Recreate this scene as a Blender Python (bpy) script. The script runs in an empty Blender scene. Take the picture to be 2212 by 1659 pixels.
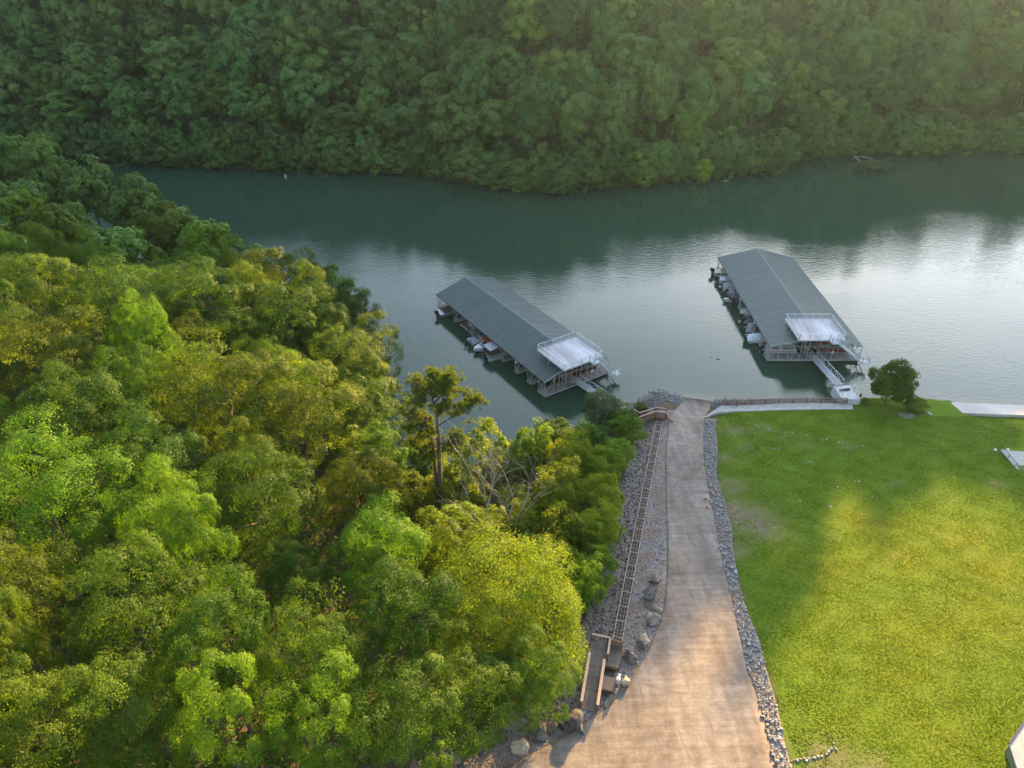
import bpy, math, random
import numpy as np
from mathutils import Vector, Matrix

# ------------------------------------------------------------------ camera, sky, sun, exposure
SC = bpy.context.scene
COL = SC.collection
CAM_Z, PITCH = 68.0, math.radians(34.0)
cd = bpy.data.cameras.new('camera'); cam = bpy.data.objects.new('camera', cd); COL.objects.link(cam)
cam.location = (0, 0, CAM_Z); cam.rotation_euler = (math.pi / 2 - PITCH, 0, 0)
cd.sensor_width = 36; cd.lens = 36 * 710 / 1024; cd.clip_start = 0.5; cd.clip_end = 3000
SC.camera = cam
SUN_AZ, SUN_EL = math.radians(27), math.radians(13.2)
W = bpy.data.worlds.new('World'); SC.world = W; W.use_nodes = True
_bg = W.node_tree.nodes['Background']
_sk = W.node_tree.nodes.new('ShaderNodeTexSky'); _sk.sky_type = 'NISHITA'; _sk.sun_disc = False
_sk.sun_elevation = SUN_EL; _sk.sun_rotation = SUN_AZ; _sk.air_density = 1.0; _sk.dust_density = 0.7; _sk.ozone_density = 1.0
_wt = W.node_tree                       # thin bright cloud veil over the clear sky
_tc = _wt.nodes.new('ShaderNodeTexCoord'); _wm = _wt.nodes.new('ShaderNodeMapping'); _wm.inputs['Scale'].default_value = (1, 1, 3)
_wn = _wt.nodes.new('ShaderNodeTexNoise'); _wn.inputs['Scale'].default_value = 1.6; _wn.inputs['Detail'].default_value = 5
_wr = _wt.nodes.new('ShaderNodeMapRange'); _wr.inputs[1].default_value = .3; _wr.inputs[2].default_value = .7; _wr.inputs[3].default_value = .30; _wr.inputs[4].default_value = .75
_wx = _wt.nodes.new('ShaderNodeMix'); _wx.data_type = 'RGBA'; _wx.inputs[7].default_value = (3.0, 3.15, 3.3, 1)
_wt.links.new(_tc.outputs['Generated'], _wm.inputs[0]); _wt.links.new(_wm.outputs[0], _wn.inputs['Vector']); _wt.links.new(_wn.outputs[0], _wr.inputs[0])
_wt.links.new(_wr.outputs[0], _wx.inputs[0]); _wt.links.new(_sk.outputs[0], _wx.inputs[6]); _wd = _wt.nodes.new('ShaderNodeVectorMath'); _wd.operation = 'DOT_PRODUCT'; _wd.inputs[1].default_value = (math.sin(SUN_AZ) * math.cos(SUN_EL), math.cos(SUN_AZ) * math.cos(SUN_EL), math.sin(SUN_EL))
_wt.links.new(_tc.outputs['Generated'], _wd.inputs[0])
_wg = _wt.nodes.new('ShaderNodeMapRange'); _wg.interpolation_type = 'SMOOTHSTEP'; _wg.inputs[1].default_value = .60; _wg.inputs[2].default_value = 1.05; _wg.inputs[3].default_value = 1.0; _wg.inputs[4].default_value = 10.0
_wt.links.new(_wd.outputs['Value'], _wg.inputs[0])
_wv = _wt.nodes.new('ShaderNodeVectorMath'); _wv.operation = 'SCALE'; _wv.inputs[0].default_value = (.88, .98, 1.12); _wt.links.new(_wg.outputs[0], _wv.inputs['Scale']); _wt.links.new(_wv.outputs[0], _wx.inputs[7])
_wt.links.new(_wx.outputs[2], _bg.inputs[0]); _bg.inputs[1].default_value = 0.15
sl = bpy.data.lights.new('sun', 'SUN'); sl.energy = 5.0; sl.angle = math.radians(0.6); sl.color = (1.0, 0.63, 0.23)
so = bpy.data.objects.new('sun', sl); COL.objects.link(so)
_sd = Vector((math.sin(SUN_AZ) * math.cos(SUN_EL), math.cos(SUN_AZ) * math.cos(SUN_EL), math.sin(SUN_EL)))
so.rotation_euler = (-_sd).to_track_quat('-Z', 'Y').to_euler(); so.location = (40, 60, 120)
SC.view_settings.view_transform = 'Standard'; SC.view_settings.look = 'None'
SC.view_settings.gamma = 1; SC.view_settings.exposure = 2.3; SC.view_settings.use_curve_mapping = False
SC.render.engine = 'CYCLES'
cy = SC.cycles
cy.use_denoising = True; cy.max_bounces = 6; cy.diffuse_bounces = 2; cy.glossy_bounces = 3; cy.transmission_bounces = 4
cy.transparent_max_bounces = 6; cy.volume_bounces = 1; cy.sample_clamp_indirect = 6; cy.caustics_reflective = False
R = np.random.default_rng(7); rnd = random.Random(5)

# ------------------------------------------------------------------ terrain function and pixel -> place helper
NEAR = [(-320, 270), (-220, 222), (-160, 186), (-122, 163), (-92, 145), (-65, 129), (-45, 125), (-36, 121), (-29.5, 112), (-25.5, 100), (-22.5, 89),
        (-19, 81), (-12, 77.5), (-4, 79.5), (4, 84.5), (12, 88.5), (18, 92), (22, 96), (25, 98.3), (27.6, 96.8), (33, 95.4), (35, 95.6),
        (42, 95.3), (50, 95.2), (57, 96.4), (62, 96.5), (72, 96), (75, 95.6), (90, 94.8), (320, 82), (320, -120), (-320, -120)]
FAR = [(-330, 285), (-170, 240), (-115, 224), (-78, 221), (-57, 218), (-28.5, 215), (-14, 207), (-1, 202), (9.5, 198), (25.7, 203), (42, 206),
       (60, 213), (78, 218), (96, 231), (112, 235), (151, 238), (169, 239), (330, 250)]
_np_ = np.array(NEAR, float); _a = _np_; _b = np.roll(_np_, -1, axis=0)

def sd_near(x, y):                     # metres inside the near land (negative out on the water)
    p = np.stack([np.ravel(x), np.ravel(y)], -1); out = np.empty(len(p))
    for s in range(0, len(p), 20000):
        q = p[s:s + 20000, None, :]
        e = _b - _a; w = q - _a[None]
        t = np.clip((w * e).sum(-1) / (e * e).sum(-1), 0, 1)
        d = np.sqrt((((w - e[None] * t[..., None]) ** 2).sum(-1)).min(1))
        c = ((_a[None, :, 1] > q[..., 1]) != (_b[None, :, 1] > q[..., 1]))
        xi = _a[None, :, 0] + (q[..., 1] - _a[None, :, 1]) * (e[None, :, 0]) / np.where(np.abs(e[None, :, 1]) < 1e-9, 1e-9, e[None, :, 1])
        inside = ((c & (q[..., 0] < xi)).sum(1) % 2) == 1
        out[s:s + 20000] = np.where(inside, d, -d)
    return out.reshape(np.shape(x))

def far_y(x):
    return np.interp(x, [p[0] for p in FAR], [p[1] for p in FAR])

def sstep(a, b, x):
    t = np.clip((x - a) / (b - a), 0, 1); return t * t * (3 - 2 * t)

def H(x, y):
    x = np.asarray(x, float); y = np.asarray(y, float)
    d = sd_near(x, y)
    s = 0.12 + 0.07 * sstep(4, -45, x) + 0.10 * sstep(-55, -100, x)
    notramp = 1 - sstep(24.5, 27.5, x) * (1 - sstep(33.2, 36, x))
    notramp = notramp + (1 - notramp) * sstep(1, 26, d)
    notramp = notramp * (1 - sstep(70, 74, x) * (1 - sstep(4, 20, d)))
    wl = sstep(-14, 34, x) * sstep(1, 14, d)
    dd = d * (1 - wl) + np.maximum(97.0 - y, 0) * wl
    zn = s * np.minimum(dd, 95) + 0.75 * (1 - np.exp(-np.maximum(d, 0) / 1.1)) * notramp
    zn = zn - .4 * sstep(70, 74, x) * (1 - sstep(3, 8, d))
    df = y - far_y(x)
    bump = 3.0 * np.sin(x * .045 + 1) + 2.2 * np.sin(x * .11 + y * .05) + 1.5 * np.sin(y * .09 - x * .06)
    dk = np.clip(df, 0, 92)
    zf = (0.565 + .05 * sstep(90, 150, x)) * dk + np.clip(df / 60, 0, 1) * bump - 0.1 * np.clip(df - 95, 0, 300)
    bed = -np.minimum(0.22 * np.minimum(np.abs(d), np.abs(df)), 4.5)
    return np.where(d > 0, zn, np.where(df > 0, zf, bed))

CP, SP = math.cos(PITCH), math.sin(PITCH)
FPX = 710 * 2212 / 1024
def ray(u, v):                         # where a line of sight runs, photo measured 2212 wide
    x = (np.asarray(u, float) - 1106) / FPX; y = (829.5 - np.asarray(v, float)) / FPX
    return x, CP + y * SP, -SP + y * CP
def at(u, v, z):
    dx, dy, dz = ray(u, v); t = (z - CAM_Z) / dz
    return dx * t, dy * t
def ground(u, v, up=0.0):
    z = np.full(np.shape(u), 3.0) if np.ndim(u) else 3.0
    for _ in range(40):
        x, y = at(u, v, z + up); z = 0.5 * z + 0.5 * np.maximum(H(x, y), -0.3)
    return x, y, z
def proj(x, y, z):
    zz = z - CAM_Z; dep = y * CP - zz * SP
    dep = np.where(np.abs(dep) < 1e-3, 1e-3, dep)
    return 1106 + x / dep * FPX, 829.5 - (y * SP + zz * CP) / dep * FPX, dep
def gp(u, v, up=0.0):
    x, y, z = ground(u, v); return Vector((float(x), float(y), float(z) + up))
def S(sx, sy):                         # photo native pixels -> 2212 wide
    return sx * 0.73733, sy * 0.73733

# ------------------------------------------------------------------ object helpers
def tag(o, label=None, cat=None, group=None, kind=None):
    if label: o['label'] = label
    if cat: o['category'] = cat
    if group: o['group'] = group
    if kind: o['kind'] = kind
    return o
def thing(name, label, cat, loc=(0, 0, 0), rz=0.0, group=None):
    o = bpy.data.objects.new(name, None); COL.objects.link(o); o.location = loc; o.rotation_euler = (0, 0, rz)
    o.empty_display_size = 0.3
    return tag(o, label, cat, group)
def link(name, me, parent=None, loc=(0, 0, 0), rot=(0, 0, 0), scale=(1, 1, 1)):
    o = bpy.data.objects.new(name, me); COL.objects.link(o); o.parent = parent
    o.location = loc; o.rotation_euler = rot; o.scale = scale
    return o
def mesh_np(name, v, f, mat, smooth=False, attrs=None):
    v = np.asarray(v, np.float32); f = np.asarray(f, np.int32); n = f.shape[1]
    me = bpy.data.meshes.new(name)
    me.vertices.add(len(v)); me.vertices.foreach_set('co', v.ravel())
    me.loops.add(f.size); me.loops.foreach_set('vertex_index', f.ravel())
    me.polygons.add(len(f)); me.polygons.foreach_set('loop_start', np.arange(0, f.size, n, dtype=np.int32))
    me.polygons.foreach_set('loop_total', np.full(len(f), n, np.int32))
    if smooth: me.polygons.foreach_set('use_smooth', np.ones(len(f), bool))
    me.update(calc_edges=True)
    for k, a in (attrs or {}).items():
        at_ = me.attributes.new(k, 'FLOAT', 'POINT'); at_.data.foreach_set('value', np.asarray(a, np.float32))
    if mat: me.materials.append(mat)
    return me

class MB:
    def __init__(s): s.v = []; s.f = []
    def add(s, vs, fs):
        n = len(s.v); s.v += [tuple(p) for p in vs]; s.f += [tuple(i + n for i in f) for f in fs]; return s
    def box(s, x0, x1, y0, y1, z0, z1):
        return s.add([(x0, y0, z0), (x1, y0, z0), (x1, y1, z0), (x0, y1, z0), (x0, y0, z1), (x1, y0, z1), (x1, y1, z1), (x0, y1, z1)],
                     [(0, 3, 2, 1), (4, 5, 6, 7), (0, 1, 5, 4), (1, 2, 6, 5), (2, 3, 7, 6), (3, 0, 4, 7)])
    def bar(s, p, q, w, h=None):
        p = Vector(p); q = Vector(q); h = h or w; d = (q - p).normalized()
        side = d.cross(Vector((0, 0, 1)))
        side = Vector((1, 0, 0)) if side.length < 1e-4 else side.normalized()
        up = side.cross(d); a = side * w / 2; b = up * h / 2
        return s.add([p - a - b, p + a - b, p + a + b, p - a + b, q - a - b, q + a - b, q + a + b, q - a + b],
                     [(0, 1, 2, 3), (7, 6, 5, 4), (0, 4, 5, 1), (1, 5, 6, 2), (2, 6, 7, 3), (3, 7, 4, 0)])
    def tube(s, pts, rad, n=6):
        pts = [Vector(p) for p in pts]; rad = rad if isinstance(rad, (list, tuple)) else [rad] * len(pts)
        vs = []; fs = []
        for i, p in enumerate(pts):
            d = (pts[min(i + 1, len(pts) - 1)] - pts[max(i - 1, 0)]).normalized()
            a = d.orthogonal().normalized() if i == 0 else (a - d * a.dot(d)).normalized()
            b = d.cross(a)
            for k in range(n):
                t = 2 * math.pi * k / n; vs.append(p + (a * math.cos(t) + b * math.sin(t)) * rad[i])
        for i in range(len(pts) - 1):
            for k in range(n):
                k2 = (k + 1) % n; fs.append((i * n + k, i * n + k2, (i + 1) * n + k2, (i + 1) * n + k))
        fs.append(tuple(range(n - 1, -1, -1))); fs.append(tuple((len(pts) - 1) * n + k for k in range(n)))
        return s.add(vs, fs)
    def prism(s, poly, z0, z1):
        n = len(poly)
        return s.add([(x, y, z0) for x, y in poly] + [(x, y, z1) for x, y in poly],
                     [tuple(range(n - 1, -1, -1)), tuple(range(n, 2 * n))] + [(i, (i + 1) % n, n + (i + 1) % n, n + i) for i in range(n)])
    def ring(s, c, R_, r, axis='y', n=20, m=7):
        vs = []; fs = []
        for i in range(n):
            t = 2 * math.pi * i / n
            for k in range(m):
                q = 2 * math.pi * k / m; rr = R_ + r * math.cos(q); o = r * math.sin(q)
                p = (rr * math.cos(t), o, rr * math.sin(t)) if axis == 'y' else (rr * math.cos(t), rr * math.sin(t), o)
                vs.append((c[0] + p[0], c[1] + p[1], c[2] + p[2]))
        for i in range(n):
            for k in range(m):
                fs.append((i * m + k, ((i + 1) % n) * m + k, ((i + 1) % n) * m + (k + 1) % m, i * m + (k + 1) % m))
        return s.add(vs, fs)
    def mesh(s, name, mat, smooth=False):
        me = bpy.data.meshes.new(name); me.from_pydata(s.v, [], s.f)
        if smooth: me.polygons.foreach_set('use_smooth', [True] * len(me.polygons))
        me.materials.append(mat); me.update(); return me
    def build(s, name, mat, parent=None, smooth=False, loc=(0, 0, 0), rot=(0, 0, 0)):
        return link(name, s.mesh(name, mat, smooth), parent, loc, rot)

# ------------------------------------------------------------------ materials
def N(nt, t, **kw):
    n = nt.nodes.new(t)
    for k, v in kw.items(): setattr(n, k, v)
    return n
def ramp(nt, src, stops):
    r = N(nt, 'ShaderNodeValToRGB'); nt.links.new(src, r.inputs[0])
    e = r.color_ramp.elements
    while len(e) < len(stops): e.new(0.5)
    for i, (p, c) in enumerate(stops):
        e[i].position = p; e[i].color = (c, c, c, 1) if isinstance(c, (int, float)) else (*c, 1)
    return r.outputs[0]
def noise(nt, co, scale, detail=4, rough=.6, out=0):
    n = N(nt, 'ShaderNodeTexNoise'); n.inputs['Scale'].default_value = scale; n.inputs['Detail'].default_value = detail
    n.inputs['Roughness'].default_value = rough
    if co is not None: nt.links.new(co, n.inputs['Vector'])
    return n.outputs[out]
def mixc(nt, fac, a, b, mode='MIX'):
    m = N(nt, 'ShaderNodeMix', data_type='RGBA', blend_type=mode)
    for sock, val in ((m.inputs[0], fac), (m.inputs[6], a), (m.inputs[7], b)):
        if hasattr(val, 'links'): nt.links.new(val, sock)
        elif isinstance(val, (int, float)): sock.default_value = val
        else: sock.default_value = (*val, 1)
    return m.outputs[2]
def vmul(nt, co, s):
    m = N(nt, 'ShaderNodeVectorMath', operation='MULTIPLY'); nt.links.new(co, m.inputs[0]); m.inputs[1].default_value = s; return m.outputs[0]
def bump(nt, h, strength, dist=0.05, base=None):
    b = N(nt, 'ShaderNodeBump'); b.inputs['Strength'].default_value = strength; b.inputs['Distance'].default_value = dist
    nt.links.new(h, b.inputs['Height'])
    if base is not None: nt.links.new(base, b.inputs['Normal'])
    return b.outputs[0]
def newmat(name):
    m = bpy.data.materials.new(name); m.use_nodes = True; nt = m.node_tree; p = nt.nodes['Principled BSDF']
    return m, nt, p
def attr(nt, name):
    a = N(nt, 'ShaderNodeAttribute'); a.attribute_name = name; return a.outputs['Fac']
def simple(name, c1, c2, scale=3.0, rough=.7, bs=0.0, bscale=20.0, metal=0.0, stretch=None, spec=.4, island=0.0, objvar=0.0):
    m, nt, p = newmat(name)
    co = N(nt, 'ShaderNodeTexCoord').outputs['Object']
    if stretch: co = vmul(nt, co, stretch)
    f = ramp(nt, noise(nt, co, scale), [(.32, 0.0), (.68, 1.0)])
    c = mixc(nt, f, c1, c2)
    for amt, src in ((island, 'i'), (objvar, 'o')):
        if amt:
            r = N(nt, 'ShaderNodeNewGeometry').outputs['Random Per Island'] if src == 'i' else N(nt, 'ShaderNodeObjectInfo').outputs['Random']
            v = ramp(nt, r, [(0, 1 - amt), (1, 1 + amt)])
            c = mixc(nt, 1.0, c, v, 'MULTIPLY')
    nt.links.new(c, p.inputs['Base Color']); p.inputs['Roughness'].default_value = rough; p.inputs['Metallic'].default_value = metal
    p.inputs['Specular IOR Level'].default_value = spec
    if bs: nt.links.new(bump(nt, noise(nt, co, bscale, 5), bs), p.inputs['Normal'])
    return m
def leafmat(name, dark, light, trans, tr=0.35, hue=.03, val=.25, rough=.55):
    m, nt, p = newmat(name)
    t = attr(nt, 'tint')
    c = mixc(nt, t, dark, light)
    ri = N(nt, 'ShaderNodeObjectInfo').outputs['Random']
    hs = N(nt, 'ShaderNodeHueSaturation')
    a = N(nt, 'ShaderNodeMapRange'); nt.links.new(ri, a.inputs[0]); a.inputs[3].default_value = .5 - hue; a.inputs[4].default_value = .5 + hue
    wn = N(nt, 'ShaderNodeTexWhiteNoise', noise_dimensions='1D'); nt.links.new(ri, wn.inputs['W'])
    b = N(nt, 'ShaderNodeMapRange'); nt.links.new(wn.outputs['Value'], b.inputs[0]); b.inputs[3].default_value = 1 - val; b.inputs[4].default_value = 1 + val
    nt.links.new(a.outputs[0], hs.inputs['Hue']); nt.links.new(b.outputs[0], hs.inputs['Value']); nt.links.new(c, hs.inputs['Color'])
    c = hs.outputs[0]
    nt.links.new(c, p.inputs['Base Color']); p.inputs['Roughness'].default_value = rough; p.inputs['Specular IOR Level'].default_value = .12
    tl = N(nt, 'ShaderNodeBsdfTranslucent'); nt.links.new(mixc(nt, 1.0, c, trans, 'MULTIPLY'), tl.inputs[0])
    mx = N(nt, 'ShaderNodeMixShader'); mx.inputs[0].default_value = tr
    nt.links.new(p.outputs[0], mx.inputs[1]); nt.links.new(tl.outputs[0], mx.inputs[2])
    nt.links.new(mx.outputs[0], nt.nodes['Material Output'].inputs[0])
    return m

M = {}
YT = (2.3, 2.25, .9)
M['leaf'] = leafmat('leaf_green', (.036, .082, .008), (.080, .146, .013), YT, .38, .014)
M['leaf_bright'] = leafmat('leaf_bright', (.115, .178, .011), (.19, .25, .016), (2.2, 2.0, .8), .40, .015, .12)
M['leaf_olive'] = leafmat('leaf_olive', (.052, .088, .008), (.108, .148, .013), YT, .42, .010)
M['leaf_lime'] = leafmat('leaf_lime', (.075, .150, .009), (.13, .215, .015), YT, .38, .01, .1)
M['leaf_neon'] = leafmat('leaf_neon', (.15, .27, .012), (.21, .34, .018), YT, .3, 0, 0)
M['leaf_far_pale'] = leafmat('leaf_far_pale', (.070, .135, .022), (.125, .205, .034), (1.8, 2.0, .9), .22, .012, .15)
M['leaf_willow'] = leafmat('leaf_willow', (.060, .095, .050), (.10, .15, .075), (2, 2, 1.2), .3)
M['leaf_far'] = leafmat('leaf_far', (.046, .108, .026), (.098, .175, .040), (1.8, 2.0, .9), .22, .02, .30)
M['needle'] = leafmat('needle', (.068, .110, .016), (.135, .165, .028), YT, .35, .004)
M['dry_leaf'] = leafmat('dry_leaf', (.22, .10, .02), (.34, .20, .04), (1.5, 1.3, .8), .3)
M['bark'] = simple('bark', (.07, .055, .045), (.16, .13, .11), 3, .9, .5, 8, stretch=(1, 1, .25))
M['bark_pine'] = simple('bark_pine', (.09, .065, .05), (.19, .14, .11), 4, .9, .6, 9, stretch=(1, 1, .4))
M['bark_dead'] = simple('bark_dead', (.24, .225, .21), (.38, .365, .35), 3, .85, .3, 10)
M['concrete'] = simple('concrete', (.36, .35, .33), (.46, .45, .43), .9, .85, .15, 30)
M['concrete_white'] = simple('concrete_white', (.46, .46, .46), (.58, .58, .58), .8, .8, .1, 25)
M['seawall'] = simple('seawall', (.42, .38, .35), (.56, .52, .48), .25, .85, .1, 20, stretch=(1, .35, 1))
M['patio'] = simple('patio', (.33, .32, .30), (.42, .41, .39), 2, .9, .3, 60)
M['wall_block'] = simple('wall_block', (.17, .16, .11), (.25, .24, .17), 2, .9, .4, 12)
M['roof'] = simple('roof_metal', (.056, .084, .084), (.082, .110, .109), .5, .45, 0, spec=.4, stretch=(.35, 2.2, 1))
M['roof_trim'] = simple('roof_trim', (.11, .145, .145), (.14, .175, .175), 1, .5)
M['steel'] = simple('galvanised_steel', (.40, .40, .40), (.52, .52, .52), 4, .5, metal=.3)
M['white_metal'] = simple('white_rail_metal', (.52, .55, .58), (.62, .64, .66), 3, .5)
M['dock_wood'] = simple('dock_wood', (.17, .15, .14), (.27, .245, .235), .7, .85, .2, 14, stretch=(1, 4, 1), island=.15)
M['terrace_wood'] = simple('terrace_wood', (.34, .31, .32), (.62, .62, .66), .5, .75, .1, 12, stretch=(1.5, .22, 1), island=.08)
M['fascia'] = simple('dock_fascia', (.36, .35, .34), (.48, .47, .46), 2, .7)
M['float'] = simple('dock_float', (.02, .02, .02), (.04, .04, .04), 2, .6)
M['stain'] = simple('red_stained_wood', (.155, .070, .050), (.235, .115, .085), 3, .7, .15, 12, objvar=.2)
M['stain_tan'] = simple('tan_top_rail', (.36, .24, .18), (.46, .32, .25), 3, .7, .1, 12)
M['cedar'] = simple('cedar_boards', (.19, .115, .065), (.29, .18, .11), 2, .75, .2, 10, objvar=.2)
M['deck_dark'] = simple('walkway_boards', (.13, .105, .085), (.20, .165, .135), 2, .8, .2, 12, objvar=.15)
M['tie'] = simple('tie_wood', (.10, .075, .055), (.18, .135, .10), 3, .85, .3, 10, objvar=.25)
M['rail'] = simple('rail_steel', (.28, .24, .20), (.38, .33, .28), 3, .55, metal=.1)
M['rust'] = simple('rusty_bar', (.20, .12, .075), (.29, .19, .12), 5, .75)
M['black_steel'] = simple('black_steel', (.03, .028, .026), (.05, .046, .042), 4, .5)
M['winch_lid'] = simple('brown_winch_lid', (.085, .060, .055), (.105, .078, .070), 2, .55)
M['box_grey'] = simple('grey_box', (.42, .46, .50), (.50, .54, .58), 3, .5)
M['stone'] = simple('riprap_stone', (.150, .150, .152), (.34, .338, .332), 2.2, .85, .3, 8, island=.42, objvar=.35)
M['shale'] = simple('shale', (.085, .074, .068), (.19, .17, .155), 2.2, .9, .3, 9, island=.45)
M['boulder'] = simple('boulder', (.11, .092, .078), (.29, .24, .20), 1.6, .9, .6, 5, objvar=.15)
M['boulder_tan'] = simple('boulder_tan', (.40, .30, .20), (.52, .41, .29), 2, .9, .5, 6)
M['boulder_dark'] = simple('boulder_dark', (.055, .05, .045), (.20, .16, .12), 1.6, .9, .6, 6)
M['red_rock'] = simple('red_rock', (.34, .20, .14), (.46, .32, .25), 2, .9, .3, 8, objvar=.2)
M['gelcoat'] = simple('white_gelcoat', (.68, .70, .72), (.76, .78, .80), 1, .25)
M['hull_red'] = simple('red_gelcoat', (.22, .03, .03), (.28, .045, .04), 1, .3)
M['hull_grey'] = simple('grey_gelcoat', (.28, .29, .31), (.36, .37, .39), 1, .35)
M['alu'] = simple('boat_aluminium', (.45, .46, .47), (.56, .57, .58), 2, .4, metal=.5)
M['canvas_dark'] = simple('dark_canvas', (.05, .042, .04), (.085, .07, .065), 2, .85, .2, 8)
M['canvas_blue'] = simple('navy_canvas', (.035, .04, .075), (.06, .065, .11), 2, .85, .2, 8)
M['canvas_red'] = simple('red_canvas', (.30, .03, .035), (.36, .045, .05), 2, .8, .1, 8)
M['canvas_grey'] = simple('grey_canvas', (.26, .27, .30), (.34, .35, .38), 2, .85, .2, 8)
M['canvas_white'] = simple('white_canvas', (.46, .49, .54), (.60, .63, .68), 2, .8, .3, 6)
M['motor'] = simple('black_motor', (.018, .018, .02), (.03, .03, .034), 3, .3)
M['seat_cream'] = simple('cream_vinyl', (.50, .44, .36), (.58, .52, .44), 3, .6)
M['glass_dark'] = simple('dark_window', (.02, .025, .03), (.03, .035, .04), 1, .1)
M['orange'] = simple('orange_ring', (.62, .10, .03), (.70, .14, .05), 3, .5)
M['sign'] = simple('white_sign', (.72, .73, .74), (.78, .79, .80), 3, .5)
M['log'] = simple('wet_log', (.05, .045, .04), (.10, .09, .08), 3, .7, .4, 9)

def concrete_ramp_mat():
    m, nt, p = newmat('brushed_ramp_concrete')
    co = N(nt, 'ShaderNodeTexCoord').outputs['Object']
    big = ramp(nt, noise(nt, co, .16, 6, .65), [(.30, 0.0), (.72, 1.0)])
    c = mixc(nt, big, (.180, .142, .116), (.315, .262, .222))
    across = ramp(nt, noise(nt, vmul(nt, co, (.10, 2.2, 1)), 1.0, 5, .7), [(.36, 0.76), (.60, 1.12)])
    c = mixc(nt, .7, c, across, 'MULTIPLY')
    lanes = ramp(nt, noise(nt, vmul(nt, co, (.85, .05, 1)), 1.0, 3, .6), [(.36, .72), (.62, 1.14)])
    c = mixc(nt, .85, c, lanes, 'MULTIPLY')
    c = mixc(nt, .6, c, ramp(nt, noise(nt, co, 7, 4, .75), [(.32, .62), (.68, 1.25)]), 'MULTIPLY')
    c = mixc(nt, .8, c, ramp(nt, noise(nt, vmul(nt, co, (1, 1.3, 1)), .9, 6, .75), [(.33, .66), (.67, 1.22)]), 'MULTIPLY')
    stain = ramp(nt, noise(nt, vmul(nt, co, (.35, .9, 1)), .5, 6, .7), [(.56, 0.0), (.72, 1.0)])
    c = mixc(nt, stain, c, mixc(nt, .5, c, (.10, .09, .085)))
    gz = N(nt, 'ShaderNodeSeparateXYZ'); nt.links.new(co, gz.inputs[0]); zn_ = N(nt, 'ShaderNodeMath', operation='MULTIPLY_ADD'); nt.links.new(noise(nt, co, 1.5, 4), zn_.inputs[0]); zn_.inputs[1].default_value = .35; nt.links.new(gz.outputs[2], zn_.inputs[2])
    c = mixc(nt, 1.0, c, ramp(nt, zn_.outputs[0], [(.22, .42), (.55, 1.0)]), 'MULTIPLY')
    nt.links.new(c, p.inputs['Base Color']); p.inputs['Roughness'].default_value = .88; p.inputs['Specular IOR Level'].default_value = .25
    h = noise(nt, vmul(nt, co, (1.2, 14, 1)), 1.0, 4, .7)
    nt.links.new(bump(nt, h, .35, .03), p.inputs['Normal'])
    return m
M['ramp'] = concrete_ramp_mat()

def ground_mat():
    m, nt, p = newmat('ground')
    co = N(nt, 'ShaderNodeTexCoord').outputs['Object']
    g = attr(nt, 'grass'); dirt = attr(nt, 'dirt'); dry = attr(nt, 'dry')
    n1 = ramp(nt, noise(nt, co, .35, 6, .7), [(.3, 0.0), (.7, 1.0)])
    grass = mixc(nt, n1, (.074, .128, .008), (.110, .176, .011))
    n2 = ramp(nt, noise(nt, vmul(nt, co, (.5, 1.6, 1)), 1.3, 5, .7), [(.35, 0.0), (.7, 1.0)])
    grass = mixc(nt, mixc(nt, .5, n2, n2), grass, (.098, .165, .009))
    grass = mixc(nt, dry, grass, (.225, .205, .016))  # yellow spots: sunlight painted into the colour, along with parched grass
    n3 = ramp(nt, noise(nt, co, 1.1, 6, .7), [(.3, 0.0), (.7, 1.0)])
    soil = mixc(nt, n3, (.12, .085, .055), (.24, .19, .14))
    grass = mixc(nt, dirt, grass, soil)
    n4 = ramp(nt, noise(nt, co, 1.6, 6, .75), [(.3, 0.0), (.7, 1.0)])
    floor = mixc(nt, n4, (.055, .042, .028), (.17, .125, .08)); floor = mixc(nt, attr(nt, 'hill'), floor, (.040, .060, .022))
    c = mixc(nt, g, floor, grass)
    nt.links.new(c, p.inputs['Base Color']); p.inputs['Roughness'].default_value = .95; p.inputs['Specular IOR Level'].default_value = .1
    nt.links.new(bump(nt, noise(nt, co, 3.5, 6, .75), .6, .15), p.inputs['Normal'])
    return m
M['ground'] = ground_mat()

def gravel_mat():
    m, nt, p = newmat('crushed_gravel')
    co = N(nt, 'ShaderNodeTexCoord').outputs['Object']
    vo = N(nt, 'ShaderNodeTexVoronoi'); vo.inputs['Scale'].default_value = 5; nt.links.new(co, vo.inputs['Vector'])
    f = ramp(nt, vo.outputs['Color'], [(.1, 0.0), (.9, 1.0)])
    c = mixc(nt, f, (.115, .098, .09), (.25, .22, .205))
    leaf = ramp(nt, noise(nt, co, .45, 6, .75), [(.46, 0.0), (.62, .85)])
    c = mixc(nt, leaf, c, (.19, .125, .085))
    nt.links.new(c, p.inputs['Base Color']); p.inputs['Roughness'].default_value = .95
    nt.links.new(bump(nt, vo.outputs['Distance'], .9, .08), p.inputs['Normal'])
    return m
M['gravel'] = gravel_mat()

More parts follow.
